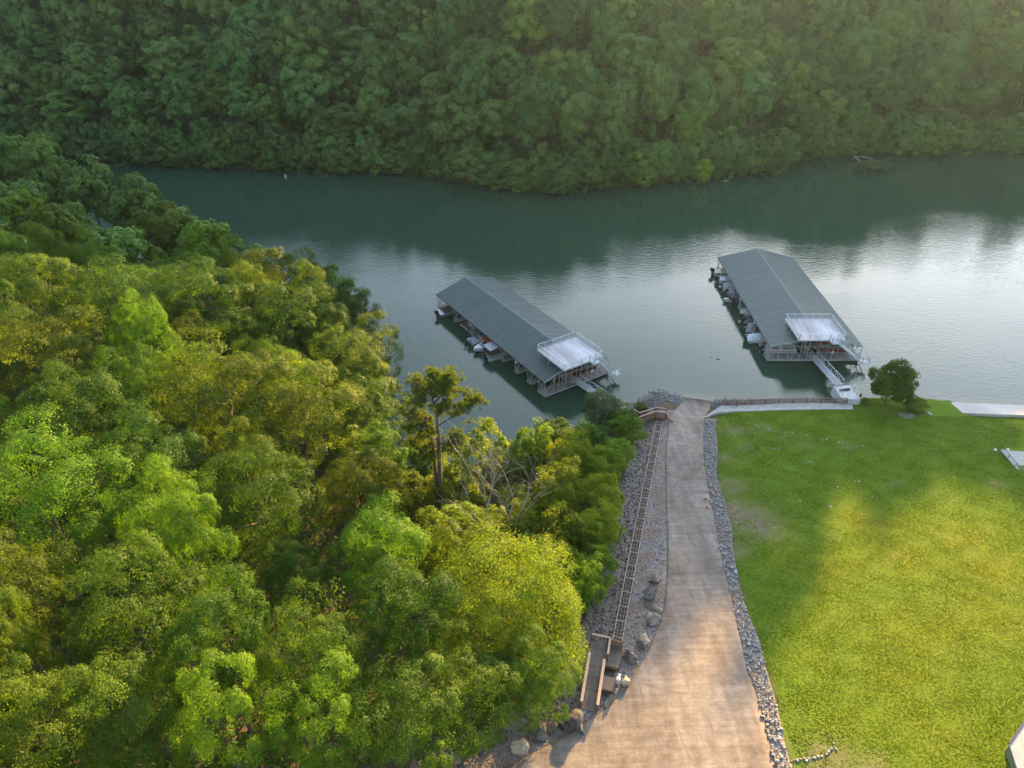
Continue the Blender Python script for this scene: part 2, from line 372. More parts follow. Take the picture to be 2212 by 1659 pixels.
def water_mat():
    m, nt, p = newmat('lake_water')
    co = N(nt, 'ShaderNodeTexCoord').outputs['Object']
    sh = attr(nt, 'shallow')
    c = mixc(nt, noise(nt, co, .02, 3), (.015, .045, .028), (.021, .056, .037))
    c = mixc(nt, sh, c, (.17, .15, .095))
    nt.links.new(c, p.inputs['Base Color'])
    p.inputs['Roughness'].default_value = .06; p.inputs['IOR'].default_value = 1.34; p.inputs['Specular IOR Level'].default_value = .5
    calm = ramp(nt, noise(nt, vmul(nt, co, (1, 1.6, 1)), .022, 3, .5), [(.38, .25), (.62, 1.0)])
    w1 = noise(nt, vmul(nt, co, (.75, 1.7, 1)), 1.1, 3, .55)
    w2 = noise(nt, vmul(nt, co, (1, 1.5, 1)), .30, 2, .5)
    mu = N(nt, 'ShaderNodeMath', operation='MULTIPLY'); nt.links.new(w1, mu.inputs[0]); nt.links.new(calm, mu.inputs[1])
    b1 = bump(nt, w2, .10, .10)
    b2 = bump(nt, mu.outputs[0], .52, .08, b1)
    nt.links.new(b2, p.inputs['Normal'])
    return m
M['water'] = water_mat()

# ------------------------------------------------------------------ the ground sheet, the lake, the sky-side hill
RL = [S(*p) for p in [(1998, 1140), (1996.5, 1181), (1960, 1222), (1956, 1269), (1951, 1326), (1950, 1389), (1952, 1477), (1956, 1582), (1954.5, 1698), (1946.7, 1772),
      (1933, 1819), (1913, 1874), (1886, 1933), (1858.5, 1976), (1831, 2023), (1772, 2082), (1678, 2140), (1600, 2188), (1481, 2249), (1000, 2420), (500, 2600)]]
RR = [S(*p) for p in [(2086, 1150), (2081, 1196), (2063, 1226), (2061, 1269), (2061, 1326), (2069, 1401), (2078, 1446), (2090, 1507), (2105, 1597), (2138, 1737), (2168, 1874),
      (2195, 1980), (2219, 2050), (2246, 2148), (2268, 2250), (2310, 2420), (2350, 2600)]]
BR = [S(*p) for p in [(2112, 1204), (2102, 1221), (2096, 1250), (2102, 1311), (2099, 1401), (2120, 1461), (2144, 1552), (2146, 1600), (2164, 1710), (2187, 1788), (2227, 1882), (2242, 1952),
      (2266, 2031), (2281, 2090), (2300, 2180), (2318, 2250), (2350, 2420), (2395, 2600)]]
GL = [S(*p) for p in [(1880, 1215), (1860, 1260), (1845, 1341), (1825, 1389), (1780, 1594), (1750, 1680), (1700, 1835), (1640, 1960), (1570, 2060), (1400, 2130), (1230, 2230), (1100, 2300), (500, 2480)]]
PT = [S(*p) for p in [(2112, 1196), (2181, 1191), (2260, 1189), (2380, 1187), (2480, 1187), (2494, 1187)]]
PB = [S(*p) for p in [(2060, 1226), (2100, 1215), (2181, 1206), (2300, 1202), (2420, 1200), (2500, 1200)]]
def uv_edge(pts, v):
    return np.interp(v, [p[1] for p in pts], [p[0] for p in pts])

ax = np.concatenate([np.arange(-300, -34, 5.0), np.arange(-34, 92, 1.0), np.arange(92, 321, 5.0)])
ay = np.concatenate([np.arange(-60, 22, 4.0), np.arange(22, 112, 1.0), np.arange(112, 371, 4.0)])
GX, GY = np.meshgrid(ax, ay); GZ = H(GX, GY)
nx, ny = len(ax), len(ay)
idx = np.arange(nx * ny).reshape(ny, nx)
GF = np.stack([idx[:-1, :-1], idx[:-1, 1:], idx[1:, 1:], idx[1:, :-1]], -1).reshape(-1, 4)
gu, gv, gd = proj(GX.ravel(), GY.ravel(), GZ.ravel())
def grass_mask(x, y, z):
    u, v, d = proj(x, y, z)
    k = (u - uv_edge(BR, np.clip(v, 880, 1900))) / 14.0
    k = np.clip(k + .5, 0, 1) * (v > 870)
    k = np.where((d < 5) | (v > 1900), (x > 12) * 1.0, k)
    pv = np.interp(u, [p[0] for p in PT], [p[1] for p in PT])
    return np.where(x > 34, np.where((x < 53) & (v < pv + 3), 0, 1.0), k) * (x > 5) * (y < 110)
# bare spots and yellow spots of the lawn, part painted sunlight, part parched grass (photo places, radius in metres, weight)
DIRT = [(1592, 1110, 4.2, 1.0), (1572, 1050, 2.8, .75), (1640, 1140, 3.2, .85), (1575, 1180, 2.2, .7), (1590, 930, 2.4, .55), (1566, 990, 1.8, .6), (1650, 925, 1.6, .5), (1740, 960, 1.6, .35),
        (1600, 1190, 1.8, .5), (1830, 965, 1.3, .55), (1930, 1045, .8, .5), (2150, 1045, 1.2, .6), (1790, 1640, 2.2, .8), (1880, 1650, 1.5, .6), (1700, 945, 1.4, .5), (1610, 965, 2.0, .4), (1940, 1195, .9, .5)]
DRY = [(1790, 1230, 5, .5), (1880, 1130, 5, .55), (1950, 1210, 6, .5), (2080, 1160, 5, .55), (2150, 1230, 6, .6), (1990, 1370, 7, .5), (1800, 1330, 5, .35), (2130, 1330, 7, .5), (1950, 1470, 6, .4), (1760, 1420, 4, .3), (2020, 1590, 6, .4), (1830, 1560, 5, .3)]
_dp = [(gp(u, v), r, w) for u, v, r, w in DIRT]; _yp = [(gp(u, v), r, w * .62) for u, v, r, w in DRY]
def blot(lst, x, y):
    a = np.zeros(np.shape(x))
    for p, r, w in lst: a = np.maximum(a, w * np.exp(-(((x - p.x) ** 2 + ((y - p.y) * 1.4) ** 2) / (r * r))))
    wob = .5 + .5 * np.sin(x * 2.1 + 1.3 * np.sin(y * 1.7)) * np.sin(y * 2.6 + 1.1 * np.sin(x * 1.3))
    return np.clip(a * (.6 + .8 * wob), 0, 1)
gme = mesh_np('ground', np.stack([GX.ravel(), GY.ravel(), GZ.ravel()], -1), GF, M['ground'], True,
              dict(grass=grass_mask(GX.ravel(), GY.ravel(), GZ.ravel()), hill=(GY.ravel() > 185) * .85, dirt=blot(_dp, GX.ravel(), GY.ravel()), dry=blot(_yp, GX.ravel(), GY.ravel())))
tag(link('ground', gme), kind='structure')

wx = np.concatenate([np.arange(-300, -60, 8.0), np.arange(-60, 92, 2.0), np.arange(92, 321, 8.0)])
wy = np.concatenate([np.arange(70, 110, 1.0), np.arange(110, 300, 6.0)])
WX, WY = np.meshgrid(wx, wy); idx = np.arange(WX.size).reshape(WX.shape)
WF = np.stack([idx[:-1, :-1], idx[:-1, 1:], idx[1:, 1:], idx[1:, :-1]], -1).reshape(-1, 4)
dn = sd_near(WX.ravel(), WY.ravel())
shal = np.exp(-np.maximum(-dn, 0) / 1.6) * (.35 + .65 * np.exp(-((WX.ravel() - 31) / 5) ** 2))
tag(link('lake_water', mesh_np('lake_water', np.stack([WX.ravel(), WY.ravel(), 0 * WX.ravel()], -1), WF, M['water'], True, dict(shallow=shal))), kind='structure')

def drape(name, e0, e1, v0, v1, n, m, off, mat, thick=.25, fine=None):
    vs = np.linspace(0, 1, n) ** 1.0 * (v1 - v0) + v0
    t = np.linspace(0, 1, m)
    U = uv_edge(e0, vs)[:, None] * (1 - t) + uv_edge(e1, vs)[:, None] * t; V = np.repeat(vs[:, None], m, 1)
    x, y, z = ground(U.ravel(), V.ravel())
    z = H(x, y)
    top = np.stack([x, y, z + off], -1); bot = np.stack([x, y, z + off - thick], -1)
    idx = np.arange(n * m).reshape(n, m)
    f = np.stack([idx[:-1, :-1], idx[1:, :-1], idx[1:, 1:], idx[:-1, 1:]], -1).reshape(-1, 4)
    rim = np.concatenate([idx[:, 0], idx[-1, 1:], idx[::-1, -1][1:], idx[0, ::-1][1:-1]])
    k = len(rim); base = n * m
    r2 = np.roll(np.arange(k), -1)
    side = np.stack([rim, base + np.arange(k), base + r2, rim[r2]], -1)
    v = np.concatenate([top, bot[rim]])
    return tag(link(name, mesh_np(name, v, np.concatenate([f, side]), mat)), kind='structure')
gravel = drape('gravel_bank', GL, RL, 886, 1860, 150, 26, .035, M['gravel'])
bed = drape('stone_bed', RR, BR, 905, 1860, 120, 8, .03, M['gravel'])
road = drape('boat_ramp', RL, RR, 846, 1900, 220, 26, .09, M['ramp'])

def strip(name, pts, w, off, mat, parent=None):
    p = [gp(u, v, off) for u, v in pts]; mb = MB()
    q = []
    for i in range(len(p) - 1):
        k = max(2, int((p[i + 1] - p[i]).length / .8))
        q += [p[i].lerp(p[i + 1], j / k) for j in range(k)]
    q.append(p[-1]); vs = []
    for i, a in enumerate(q):
        d = (q[min(i + 1, len(q) - 1)] - q[max(i - 1, 0)]); s = Vector((-d.y, d.x, 0)).normalized() * w / 2
        for sg in (-1, 1):
            b = a + s * sg; vs.append((b.x, b.y, float(H(b.x, b.y)) + off))
    mb.add(vs, [(2 * i, 2 * i + 1, 2 * i + 3, 2 * i + 2) for i in range(len(q) - 1)])
    return mb.build(name, mat, parent)
M['joint'] = simple('joint_filler', (.13, .12, .11), (.18, .165, .15), 4, .9)
M['tyre_mark'] = simple('tyre_mark', (.12, .115, .115), (.19, .18, .18), 2, .9)
J = lambda l: [S(1600 + x * .3917, 1600 + y * .3917) for x, y in l]
for pl in (J([(600, 1000), (850, 1070), (1060, 1112)]), J([(905, 1100), (900, 1250), (880, 1300)]), J([(600, 1270), (700, 1440), (830, 1659), (900, 1760)]),
           J([(980, 1370), (1060, 1560), (1120, 1659), (1180, 1760)]), J([(50, 1500), (150, 1659), (220, 1760)])):
    strip('expansion_joint', pl, .09, .096, M['joint'], road)
for pl in ([(1451, 942.5), (1516, 950)], [(1446, 1062), (1531, 1064)], [(1440, 1000), (1528, 1003)], [(1443, 1120), (1545, 1126)]):
    strip('expansion_joint', pl, .09, .096, M['joint'], road)
Z3 = lambda l: [S(1650 + x * .3013, 1100 + y * .3013) for x, y in l]
for pl in (Z3([(1200, 760), (1195, 810), (1175, 880)]), Z3([(1325, 785), (1315, 840), (1300, 890)]), Z3([(1100, 1030), (1090, 1100)]), Z3([(1240, 1030), (1225, 1110)])):
    strip('tyre_mark', pl, .24, .097, M['tyre_mark'], road)

# shoreline path, sloped seawall slab, patios
def slab(name, quad, z_top, mat, thick=.4):
    mb = MB(); top = [(*at(u, v, z), z) for (u, v), z in zip(quad, z_top)]
    n = len(top); mb.add(top + [(x, y, z - thick) for x, y, z in top], [tuple(range(n)), tuple(range(2 * n - 1, n - 1, -1))] + [(i, n + i, n + (i + 1) % n, (i + 1) % n) for i in range(n)])
    return tag(mb.build(name, mat), kind='structure')
def path():
    global PATH_Z
    PATH_Z = []; n = 24; f = np.linspace(0, 1, n)
    def rs(pts):
        a = np.array([gp(u, v)[:] for u, v in pts]); s = np.r_[0, np.cumsum(np.linalg.norm(np.diff(a[:, :2], axis=0), axis=1))]
        return np.stack([np.interp(f * s[-1], s, a[:, k]) for k in range(3)], -1)
    a, b = rs(PT), rs(PB); mb = MB(); root = None
    v = []
    for i in range(n):
        z = max(float(H(*(a[i, :2] * (1 - t) + b[i, :2] * t))) for t in (0, .3, .6, 1)) + .12; PATH_Z.append(z)
        v += [(a[i, 0], a[i, 1], z), (b[i, 0], b[i, 1], z), (a[i, 0], a[i, 1], z - .5), (b[i, 0], b[i, 1], z - .5)]
    fs = []
    for i in range(n - 1):
        o = 4 * i; fs += [(o, o + 1, o + 5, o + 4), (o + 1, o + 3, o + 7, o + 5), (o, o + 4, o + 6, o + 2)]
    fs += [(0, 2, 3, 1), (4 * n - 4, 4 * n - 3, 4 * n - 1, 4 * n - 2)]
    mb.add(v, fs); p = tag(mb.build('shore_path', M['concrete']), kind='structure')
    for i in range(2, n - 1, 3):
        q = MB(); A = Vector(v[4 * i]); B = Vector(v[4 * i + 1]); q.bar(A + Vector((0, 0, .002)), B + Vector((0, 0, .002)), .03, .006); q.build('path_joint', M['joint'], p)
    return a, b
PATH_A, PATH_B = path()
slab('seawall_slab', [(1979, 864), (2212, 874), (2420, 884), (2420, 904), (2212, 897), (2003, 889)], [-.05, -.05, -.05, .78, .78, .78], M['seawall'], 1.2)

# ------------------------------------------------------------------ covered boat docks
def ribbed_slope(half, L, ze, zr, side):
    prof = []; y = 0.0; i = 0
    while y < L - .001:
        for dy, h in ((0, 0), (.04, .07), (.09, .07), (.13, 0)):
            if y + dy <= L: prof.append((y + dy, h))
        y += .55
    prof.append((L, 0)); n = len(prof); v = []
    for x, z in ((side * half, ze), (0, zr)):
        v += [(x, py, z + h) for py, h in prof]
    v += [(side * half, 0, ze - .07), (side * half, L, ze - .07), (0, 0, zr - .07), (0, L, zr - .07)]
    f = [(i, i + 1, n + i + 1, n + i) for i in range(n - 1)]
    b = 2 * n; f += [(b, b + 1, b + 3, b + 2), (0, n, b + 2, b), (n - 1, 2 * n - 1, b + 3, b + 1)]
    f += [(b, b + 1) + tuple(range(n - 1, -1, -1))]
    m = MB(); m.add(v, f); return m

def railing(mb, pts, h=1.05, post=1.6, picket=.13, r=.028, pr=.008):
    for a, b in zip(pts[:-1], pts[1:]):
        a = Vector(a); b = Vector(b); d = b - a; Lh = d.length; up = Vector((0, 0, 1))
        mb.bar(a + up * h, b + up * h, .06, .05); mb.bar(a + up * .1, b + up * .1, .04, .04)
        k = max(1, round(Lh / post))
        for i in range(k + 1):
            p = a.lerp(b, i / k); mb.bar(p, p + up * (h + .06), .07)
        k = max(2, int(Lh / picket))
        for i in range(1, k):
            p = a.lerp(b, i / k); mb.bar(p + up * .1, p + up * h, pr * 2)

def dock(org, rz, half, L, fingers, label, ring_x):
    ze, zr = 3.2, 5.25
    root = thing('covered_boat_dock', label, 'boat dock', (*org, 0), rz, 'covered boat docks on the lake')
    for s in (-1, 1): ribbed_slope(half, L, ze, zr, s).build('roof_slope', M['roof'], root)
    m = MB(); m.add([(-.22, -.02, zr - .03), (0, -.02, zr + .06), (.22, -.02, zr - .03), (-.22, L + .02, zr - .03), (0, L + .02, zr + .06), (.22, L + .02, zr - .03)],
                    [(0, 1, 4, 3), (1, 2, 5, 4)]); m.build('ridge_cap', M['roof_trim'], root)
    for yy in (-.05, L + .01):
        for s in (-1, 1):
            m = MB(); m.bar((s * half, yy + .02, ze - .10), (0, yy + .02, zr - .10), .05, .2); m.build('gable_trim', M['fascia'], root)
    for s in (-1, 1):
        m = MB(); m.box(s * half - .03, s * half + .03, 0, L, ze - .2, ze - .072); m.build('eave_trim', M['roof_trim'], root)
    # floats, walkways, fingers
    def deckpart(name, x0, x1, y0, y1, along):
        m = MB(); w = .19
        if along == 'x':
            k = max(1, int((x1 - x0) / w))
            for i in range(k): m.box(x0 + i * (x1 - x0) / k, x0 + (i + .94) * (x1 - x0) / k, y0, y1, .55, .6)
        else:
            k = max(1, int((y1 - y0) / w))
            for i in range(k): m.box(x0, x1, y0 + i * (y1 - y0) / k, y0 + (i + .94) * (y1 - y0) / k, .55, .6)
        d = m.build(name, M['dock_wood'], root)
        q = MB(); q.box(x0 - .04, x1 + .04, y0 - .04, y1 + .04, .33, .546); q.build('fascia', M['fascia'], d)
        q = MB(); q.box(x0 + .12, x1 - .12, y0 + .12, y1 - .12, -.3, .328); q.build('float', M['float'], d)
    deckpart('front_walkway', -half, half, -.3, 1.75, 'x')
    deckpart('main_walkway', -1.1, 1.1, 1.9, L - .3, 'y')
    for fy in fingers[1:]:
        for s in (-1, 1):
            x0, x1 = (1.2, half - .15) if s > 0 else (-half + .15, -1.2)
            deckpart('finger_walkway', x0, x1, fy - .55, fy + .55, 'x')
    def zroof(x): return ze + (zr - ze) * (1 - abs(x) / half) - .1
    pm = MB(); pm.box(-.045, .045, -.045, .045, 0, 1); pmesh = pm.mesh('post', M['steel'])
    def post(x, y, top=None): link('post', pmesh, root, (x, y, .6), (0, 0, 0), (1, 1, (top or zroof(x)) - .6))
    xs = [-half + .1, -half + 1.9, -half + 3.6, -3.9, -2.6, -1.3, -.2 + .9, 2.0, 3.1, 4.0, half - 2.0, half - .1]
    for x in xs: post(x, -.15)
    for x in (-half + .1, -half + 1.0, -3.4, -1.2, 1.2, 3.4, half - .1): post(x, 1.65)
    for fy in fingers[1:]:
        for s in (-1, 1):
            post(s * (half - .25), fy - .45); post(s * (half - .25), fy + .45); post(s * half * .55, fy)
    y = 5.0
    while y < L - 1:
        for s in (-1, 1): post(s * 1.05, y)
        y += 4.2
    def brace(p, q): MB().bar(p, q, .06).build('brace', M['steel'], root)
    for fy in fingers[1:]:
        for s in (-1, 1):
            x = s * (half - .25)
            brace((x, fy - .45, .65), (x, fy + 1.6, ze - .15)); brace((x, fy + .45, .65), (x, fy - 1.6, ze - .15))
            brace((x, fy, .65), (s * half * .62, fy, zroof(half * .62) - .05))
    for s in (-1, 1):
        x = s * (half - .1)
        brace((x, -.15, .65), (s * (half - 2.4), -.15, zroof(half - 2.4))); brace((x, -.15, .65), (x, 1.9, ze - .15))
        brace((s * (half - .1), 1.65, .65), (s * (half - 2.8), 1.65, zroof(half - 2.8)))
    for fy in [0.1] + fingers[1:] + [L - .3]:
        m = MB(); m.bar((-half + .1, fy, ze - .16), (half - .1, fy, ze - .16), .08)
        for s in (-1, 1): m.bar((s * (half - .1), fy, ze - .2), (0, fy, zr - .2), .09)
        for k in range(-3, 4): m.bar((k * half / 4, fy, ze - .16), (k * half / 4, fy, zroof(k * half / 4) - .08), .05)
        m.build('roof_truss', M['steel'], root)
    # roof terrace with stair
    zf = 5.36; tx = 4.05; y0, y1 = -1.55, 6.05
    m = MB(); n = 40
    for i in range(n): m.box(-tx + i * 2 * tx / n, -tx + (i + .93) * 2 * tx / n, y0, y1, zf - .04, zf)
    n2 = 7
    for i in range(n2): m.box(1.25 + i * 1.2 / n2, 1.25 + (i + .93) * 1.2 / n2, y0 - 1.15, y0 - .003, zf - .04, zf)
    ter = m.build('terrace_deck', M['terrace_wood'], root)
    q = MB(); q.box(-tx - .03, tx + .03, y0 - .03, y1 + .03, zf - .22, zf - .044); q.box(1.22, 2.48, y0 - 1.18, y0 - .035, zf - .22, zf - .044); q.build('fascia', M['white_metal'], ter)
    for x in np.linspace(-tx + .2, tx - .2, 5):
        for yy in (y1 - .3, 3.0): MB().bar((x, yy, zroof(x) + .12), (x, yy, zf - .22), .12).build('bearer', M['fascia'], ter)
    for pts in ([(-tx, y0, zf), (-tx, y1, zf)], [(-tx, y1, zf), (tx, y1, zf)], [(tx, y1, zf), (tx, y0, zf)], [(tx, y0, zf), (2.45, y0, zf)],
                [(-tx, y0, zf), (1.25, y0, zf), (1.25, y0 - 1.1, zf), (2.45, y0 - 1.1, zf)]):
        mb = MB(); railing(mb, pts); mb.build('railing', M['white_metal'], ter)
    st = MB(); xa, za, xb, zb = 2.48, zf, half - .75, 1.35
    for yy in (y0 - 1.12, y0 - .06): st.bar((xa, yy, za - .12), (xb, yy, zb - .12), .06, .28)
    stair = st.build('staircase', M['white_metal'], root)
    k = 17; tm = MB(); tm.box(-.14, .14, -.52, .52, -.02, .02); tme = tm.mesh('tread', M['alu'])
    for i in range(k):
        f = (i + .5) / k; link('tread', tme, stair, (xa + (xb - xa) * f, y0 - .59, za + (zb - za) * f - .04))
    for yy in (y0 - 1.14, y0 - .04):
        mb = MB(); railing(mb, [(xa, yy, za), (xb, yy, zb)], .95, 1.5); mb.build('railing', M['white_metal'], stair)
    lm = MB(); lm.box(xb, xb + 1.3, y0 - 1.17, y0 - .02, zb - .12, zb - .03)
    lm.bar((xb + .3, y0 - .6, zb - .12), (xb + .3, -.2, .5), .1); lm.bar((xb + 1.0, y0 - .6, zb - .12), (xb + 1.0, -.2, .5), .1)
    land = lm.build('stair_landing', M['white_metal'], root)
    mb = MB(); railing(mb, [(xb, y0 - 1.14, zb), (xb + 1.28, y0 - 1.14, zb), (xb + 1.28, y0 - .05, zb)], .95, 1.2); mb.build('railing', M['white_metal'], land)
    # signs on the posts
    for (x, y, z, w, h, r_) in ((3.1, -.21, 2.0, .42, .55, 0),):
        m = MB(); m.box(x - w / 2, x + w / 2, y - .02, y, z - h / 2, z + h / 2); m.build('sign_board', M['sign'], root)
    for fy in fingers[2:-1:2]:
        m = MB(); m.box(-half + .16, -half + .2, fy - .25, fy + .25, 2.2, 2.9); m.build('sign_board', M['sign'], root)
    return root

D1 = dict(org=(11.0, 100.35), rz=math.radians(32.9)); D2 = dict(org=(53.95, 108.1), rz=0.0)
dock(D1['org'], D1['rz'], 6.85, 37.8, [0, 4.6, 8.6, 13.2, 24.3, 30.4, 37.2], 'green roofed covered dock angled near the wooded shore, slips half empty', 0)
dock(D2['org'], D2['rz'], 8.25, 38.4, [0, 5.0, 9.8, 14.6, 19.6, 24.6, 29.4, 34.2, 37.8], 'green roofed covered dock out in the bright water, boats filling its side', 0)
def dl(D, x, y, z=0.0):
    c, s = math.cos(D['rz']), math.sin(D['rz']); return (D['org'][0] + c * x - s * y, D['org'][1] + s * x + c * y, z)

def lifebuoy(D, x, y, label):
    o = thing('lifebuoy_stand', label, 'lifebuoy', dl(D, x, y, .6), D['rz'], 'lifebuoys on the dock fronts')
    MB().bar((0, .06, 0), (0, .06, 1.5), .09).build('post', M['steel'], o)
    MB().ring((0, 0, 1.25), .36, .11).build('ring', M['orange'], o, True)
    for k in range(4):
        a = math.pi / 4 + k * math.pi / 2
        MB().ring((.36 * math.cos(a), 0, 1.25 + .36 * math.sin(a)), .075, .055, 'x', 8, 5).build('band', M['sign'], o, True)
lifebuoy(D1, -1.3, 1.3, 'orange lifebuoy on the front walkway of the dock near the wooded shore')
lifebuoy(D2, -.7, 1.6, 'orange lifebuoy on the front walkway of the dock in the bright water')

def gangway(D, x, ln, zb, label, land_x=None):
    a = Vector(dl(D, x, 0.6, .78)); b = Vector(dl(D, x, -ln, zb))
    o = thing('gangway', label, 'gangway', a, D['rz'], 'metal gangways from shore to dock')
    dz = zb - .78; Ln = ln + .6; w = .66
    P = lambda t, s, h: (s * w, -t * Ln, dz * t + h)
    for s in (-1, 1):
        m = MB(); m.bar(P(0, s, 0), P(1, s, 0), .09, .12); m.bar(P(.02, s, 1.05), P(1, s, 1.05), .07); 
        n = 7
        for i in range(n + 1): m.bar(P(i / n * .98 + .02, s, 0), P(i / n * .98 + .02, s, 1.05), .05)
        for i in range(n): m.bar(P(i / n * .98 + .02, s, 1.05 if (i % 2) else .05), P((i + 1) / n * .98 + .02, s, .05 if (i % 2) else 1.05), .045)
        m.build('truss_rail', M['white_metal'], o)
    n = int(Ln / .2)
    mb = MB()
    for i in range(n):
        t = (i + .5) / n; mb.box(-w + .05, w - .05, -t * Ln - .093, -t * Ln + .093, dz * t - .02, dz * t + .02)
    mb.build('decking', M['dock_wood_grey'], o)
    m = MB(); m.box(-.9, .9, -.6, .45, -.16, -.12); m.build('landing_plate', M['alu'], o)
M['dock_wood_grey'] = simple('grey_grating', (.26, .27, .29), (.34, .35, .38), 2, .7, island=.12)
gangway(D1, .1, 10.5, 1.75, 'grey metal gangway running from the dock into the shoreline shrubs')
gangway(D2, .15, 10.7, 2.15, 'grey metal gangway with truss rails landing on the white abutment')

# white abutment the gangway lands on
ab = thing('gangway_abutment', 'white concrete abutment with pipe rails at the end of the gangway', 'abutment', (54.6, 93.3, 0))
m = MB(); m.box(-1.35, 1.5, 0, .35, .2, 2.12); m.box(-1.35, 1.5, .35, 4.2, .2, 1.95); m.build('block', M['concrete_white'], ab)
for px in ((-1.3, .6, -1.3, 4.1), (1.45, .4, 1.45, 3.6)):
    m = MB()
    for h in (.55, 1.05): m.tube([(px[0], px[1], 1.95 + h), (px[2], px[3], 1.95 + h)], .03)
    for k in range(4):
        y = px[1] + (px[3] - px[1]) * k / 3; m.tube([(px[0], y, 1.95), (px[0], y, 3.0)], .03)
    m.build('pipe_rail', M['steel'], ab)
m = MB(); m.tube([(-.9, 2.6, 2.12), (.9, 2.9, 2.12)], .16, 8); m.build('roller', M['motor'], ab)
o = thing('stump_post', 'dark round topped post on a stump beside the white abutment', 'post', gp(1853, 872))
m = MB(); m.tube([(0, 0, -.1), (.05, 0, .5), (-.05, .05, .9)], [.28, .2, .12], 7); m.tube([(0, 0, .5), (.45, .1, .75)], [.1, .05], 5); m.build('stump', M['log'], o, True)
m = MB(); m.tube([(-.05, .05, .9), (.02, .05, 1.35)], .05); m.tube([(.02, .05, 1.3), (.04, .05, 1.6), (.05, .05, 1.95)], [.1, .2, .12], 8); m.build('head', M['motor'], o, True)

# ------------------------------------------------------------------ boats
def hull(o, L, B, Hh, mat, stripe=None, inner=None):
    ns = 9; V = []; n = 7
    for i in range(ns):
        t = i / (ns - 1); y = t * L
        w = B / 2 * (1 - max(0, (t - .45) / .55) ** 2.2 * .97); k = .0 + .55 * max(0, (t - .55) / .45) ** 2
        sh = Hh * (1 + .22 * t * t)
        V += [(-w, y, sh), (-w * .93, y, sh * .62), (-w * .80, y, .02 + k * .6), (0, y, -.25 + k), (w * .80, y, .02 + k * .6), (w * .93, y, sh * .62), (w, y, sh)]
    F = [(i * n + j, i * n + j + 1, (i + 1) * n + j + 1, (i + 1) * n + j) for i in range(ns - 1) for j in range(n - 1)]
    F.append(tuple(range(n - 1, -1, -1)))
    m = MB(); m.add(V, F); m.build('hull', mat, o, True)
    # deck with a cockpit well
    m = MB(); c0, c1, iw = .16 * L, .66 * L, B / 2 * .78; dz = Hh * 1.02
    ring_ = [(V[i * n][0], V[i * n][1], V[i * n][2] + .01) for i in range(ns)]
    vv = ring_ + [(-x, y, z) for x, y, z in ring_]; f = []
    for i in range(ns - 1): f.append((i, i + 1, ns + i + 1, ns + i))
    b0 = [i for i in range(ns - 1) if c0 <= ring_[i][1] + .02 and ring_[i + 1][1] <= c1 + .12 * L]
    f = [q for i, q in enumerate(f) if i not in b0]
    i0, i1 = b0[0], b0[-1] + 1; base = len(vv)
    for i in range(i0, i1 + 1):
        x, y, z = ring_[i]; vv += [(x * .82, y, z), (-x * .82, y, z), (x * .78, y, .18), (-x * .78, y, .18)]
    for j in range(i1 - i0):
        a = base + 4 * j; bb = a + 4; i = i0 + j
        f += [(i, i + 1, bb, a), (ns + i, a + 1, bb + 1, ns + i + 1), (a, bb, bb + 2, a + 2), (a + 1, a + 3, bb + 3, bb + 1), (a + 2, bb + 2, bb + 3, a + 3)]
    a = base; e = base + 4 * (i1 - i0)
    f += [(i0, a, a + 1, ns + i0), (a, a + 2, a + 3, a + 1), (i1, ns + i1, e + 1, e), (e, e + 1, e + 3, e + 2)]
    m.add(vv, f); m.build('deck', inner or M['gelcoat'], o)
    if stripe:
        for s in (-1, 1):
            m = MB(); pts = [(V[i * n][0] * 1.012 * -s, V[i * n][1], V[i * n][2] * .84) for i in range(ns)]
            m.add([(x, y, z - .09) for x, y, z in pts] + [(x, y, z + .09) for x, y, z in pts], [(i, i + 1, ns + i + 1, ns + i) for i in range(ns - 1)]); m.build('stripe', stripe, o)
def outboard(o, y=-.25, z=.75, tilt=0.0, mat=None, sc=1.0):
    e = MB(); v = []
    for zz, w, l0, l1 in ((0, .16, -.28, .2), (.2, .22, -.42, .24), (.5, .20, -.40, .2), (.62, .12, -.28, .1)):
        v += [(-w, l0, zz), (w, l0, zz), (w, l1, zz), (-w, l1, zz)]
    e.add(v, [(4 * i + j, 4 * i + (j + 1) % 4, 4 * i + 4 + (j + 1) % 4, 4 * i + 4 + j) for i in range(3) for j in range(4)] + [(12, 13, 14, 15), (3, 2, 1, 0)])
    mo = e.build('outboard_motor', mat or M['motor'], o, False, (0, y, z), (-tilt, 0, 0)); mo.scale = (sc, sc, sc)
    q = MB(); q.box(-.07, .07, -.16, .06, -.85, 0); q.tube([(0, -.34, -.78), (0, .12, -.78)], [.06, .1], 7); q.build('drive_leg', M['motor'], mo)
    q = MB()
    for k in range(3):
        a = k * 2.094; q.bar((0, -.38, -.78), (.2 * math.cos(a), -.40, -.78 + .2 * math.sin(a)), .11, .02)
    q.build('propeller', M['alu'], mo)
def seats(o, L, B, mat):
    for s in (-1, 1):
        m = MB(); m.box(s * B * .2 - .24, s * B * .2 + .24, L * .42, L * .42 + .5, .18, .62); m.box(s * B * .2 - .24, s * B * .2 + .24, L * .42 - .12, L * .42, .18, 1.0); m.build('seat', mat, o)
    m = MB(); m.box(-B * .32, B * .32, L * .2, L * .2 + .45, .18, .6); m.build('rear_bench', mat, o)
def windshield(o, L, B, Hh):
    m = MB(); y = L * .62; m.add([(-B * .38, y - .7, Hh), (-B * .3, y, Hh + .05), (B * .3, y, Hh + .05), (B * .38, y - .7, Hh), (-B * .34, y - .9, Hh + .5), (-B * .24, y - .3, Hh + .5), (B * .24, y - .3, Hh + .5), (B * .34, y - .9, Hh + .5)],
                                 [(0, 1, 5, 4), (1, 2, 6, 5), (2, 3, 7, 6)]); m.build('windshield', M['glass_dark'], o)
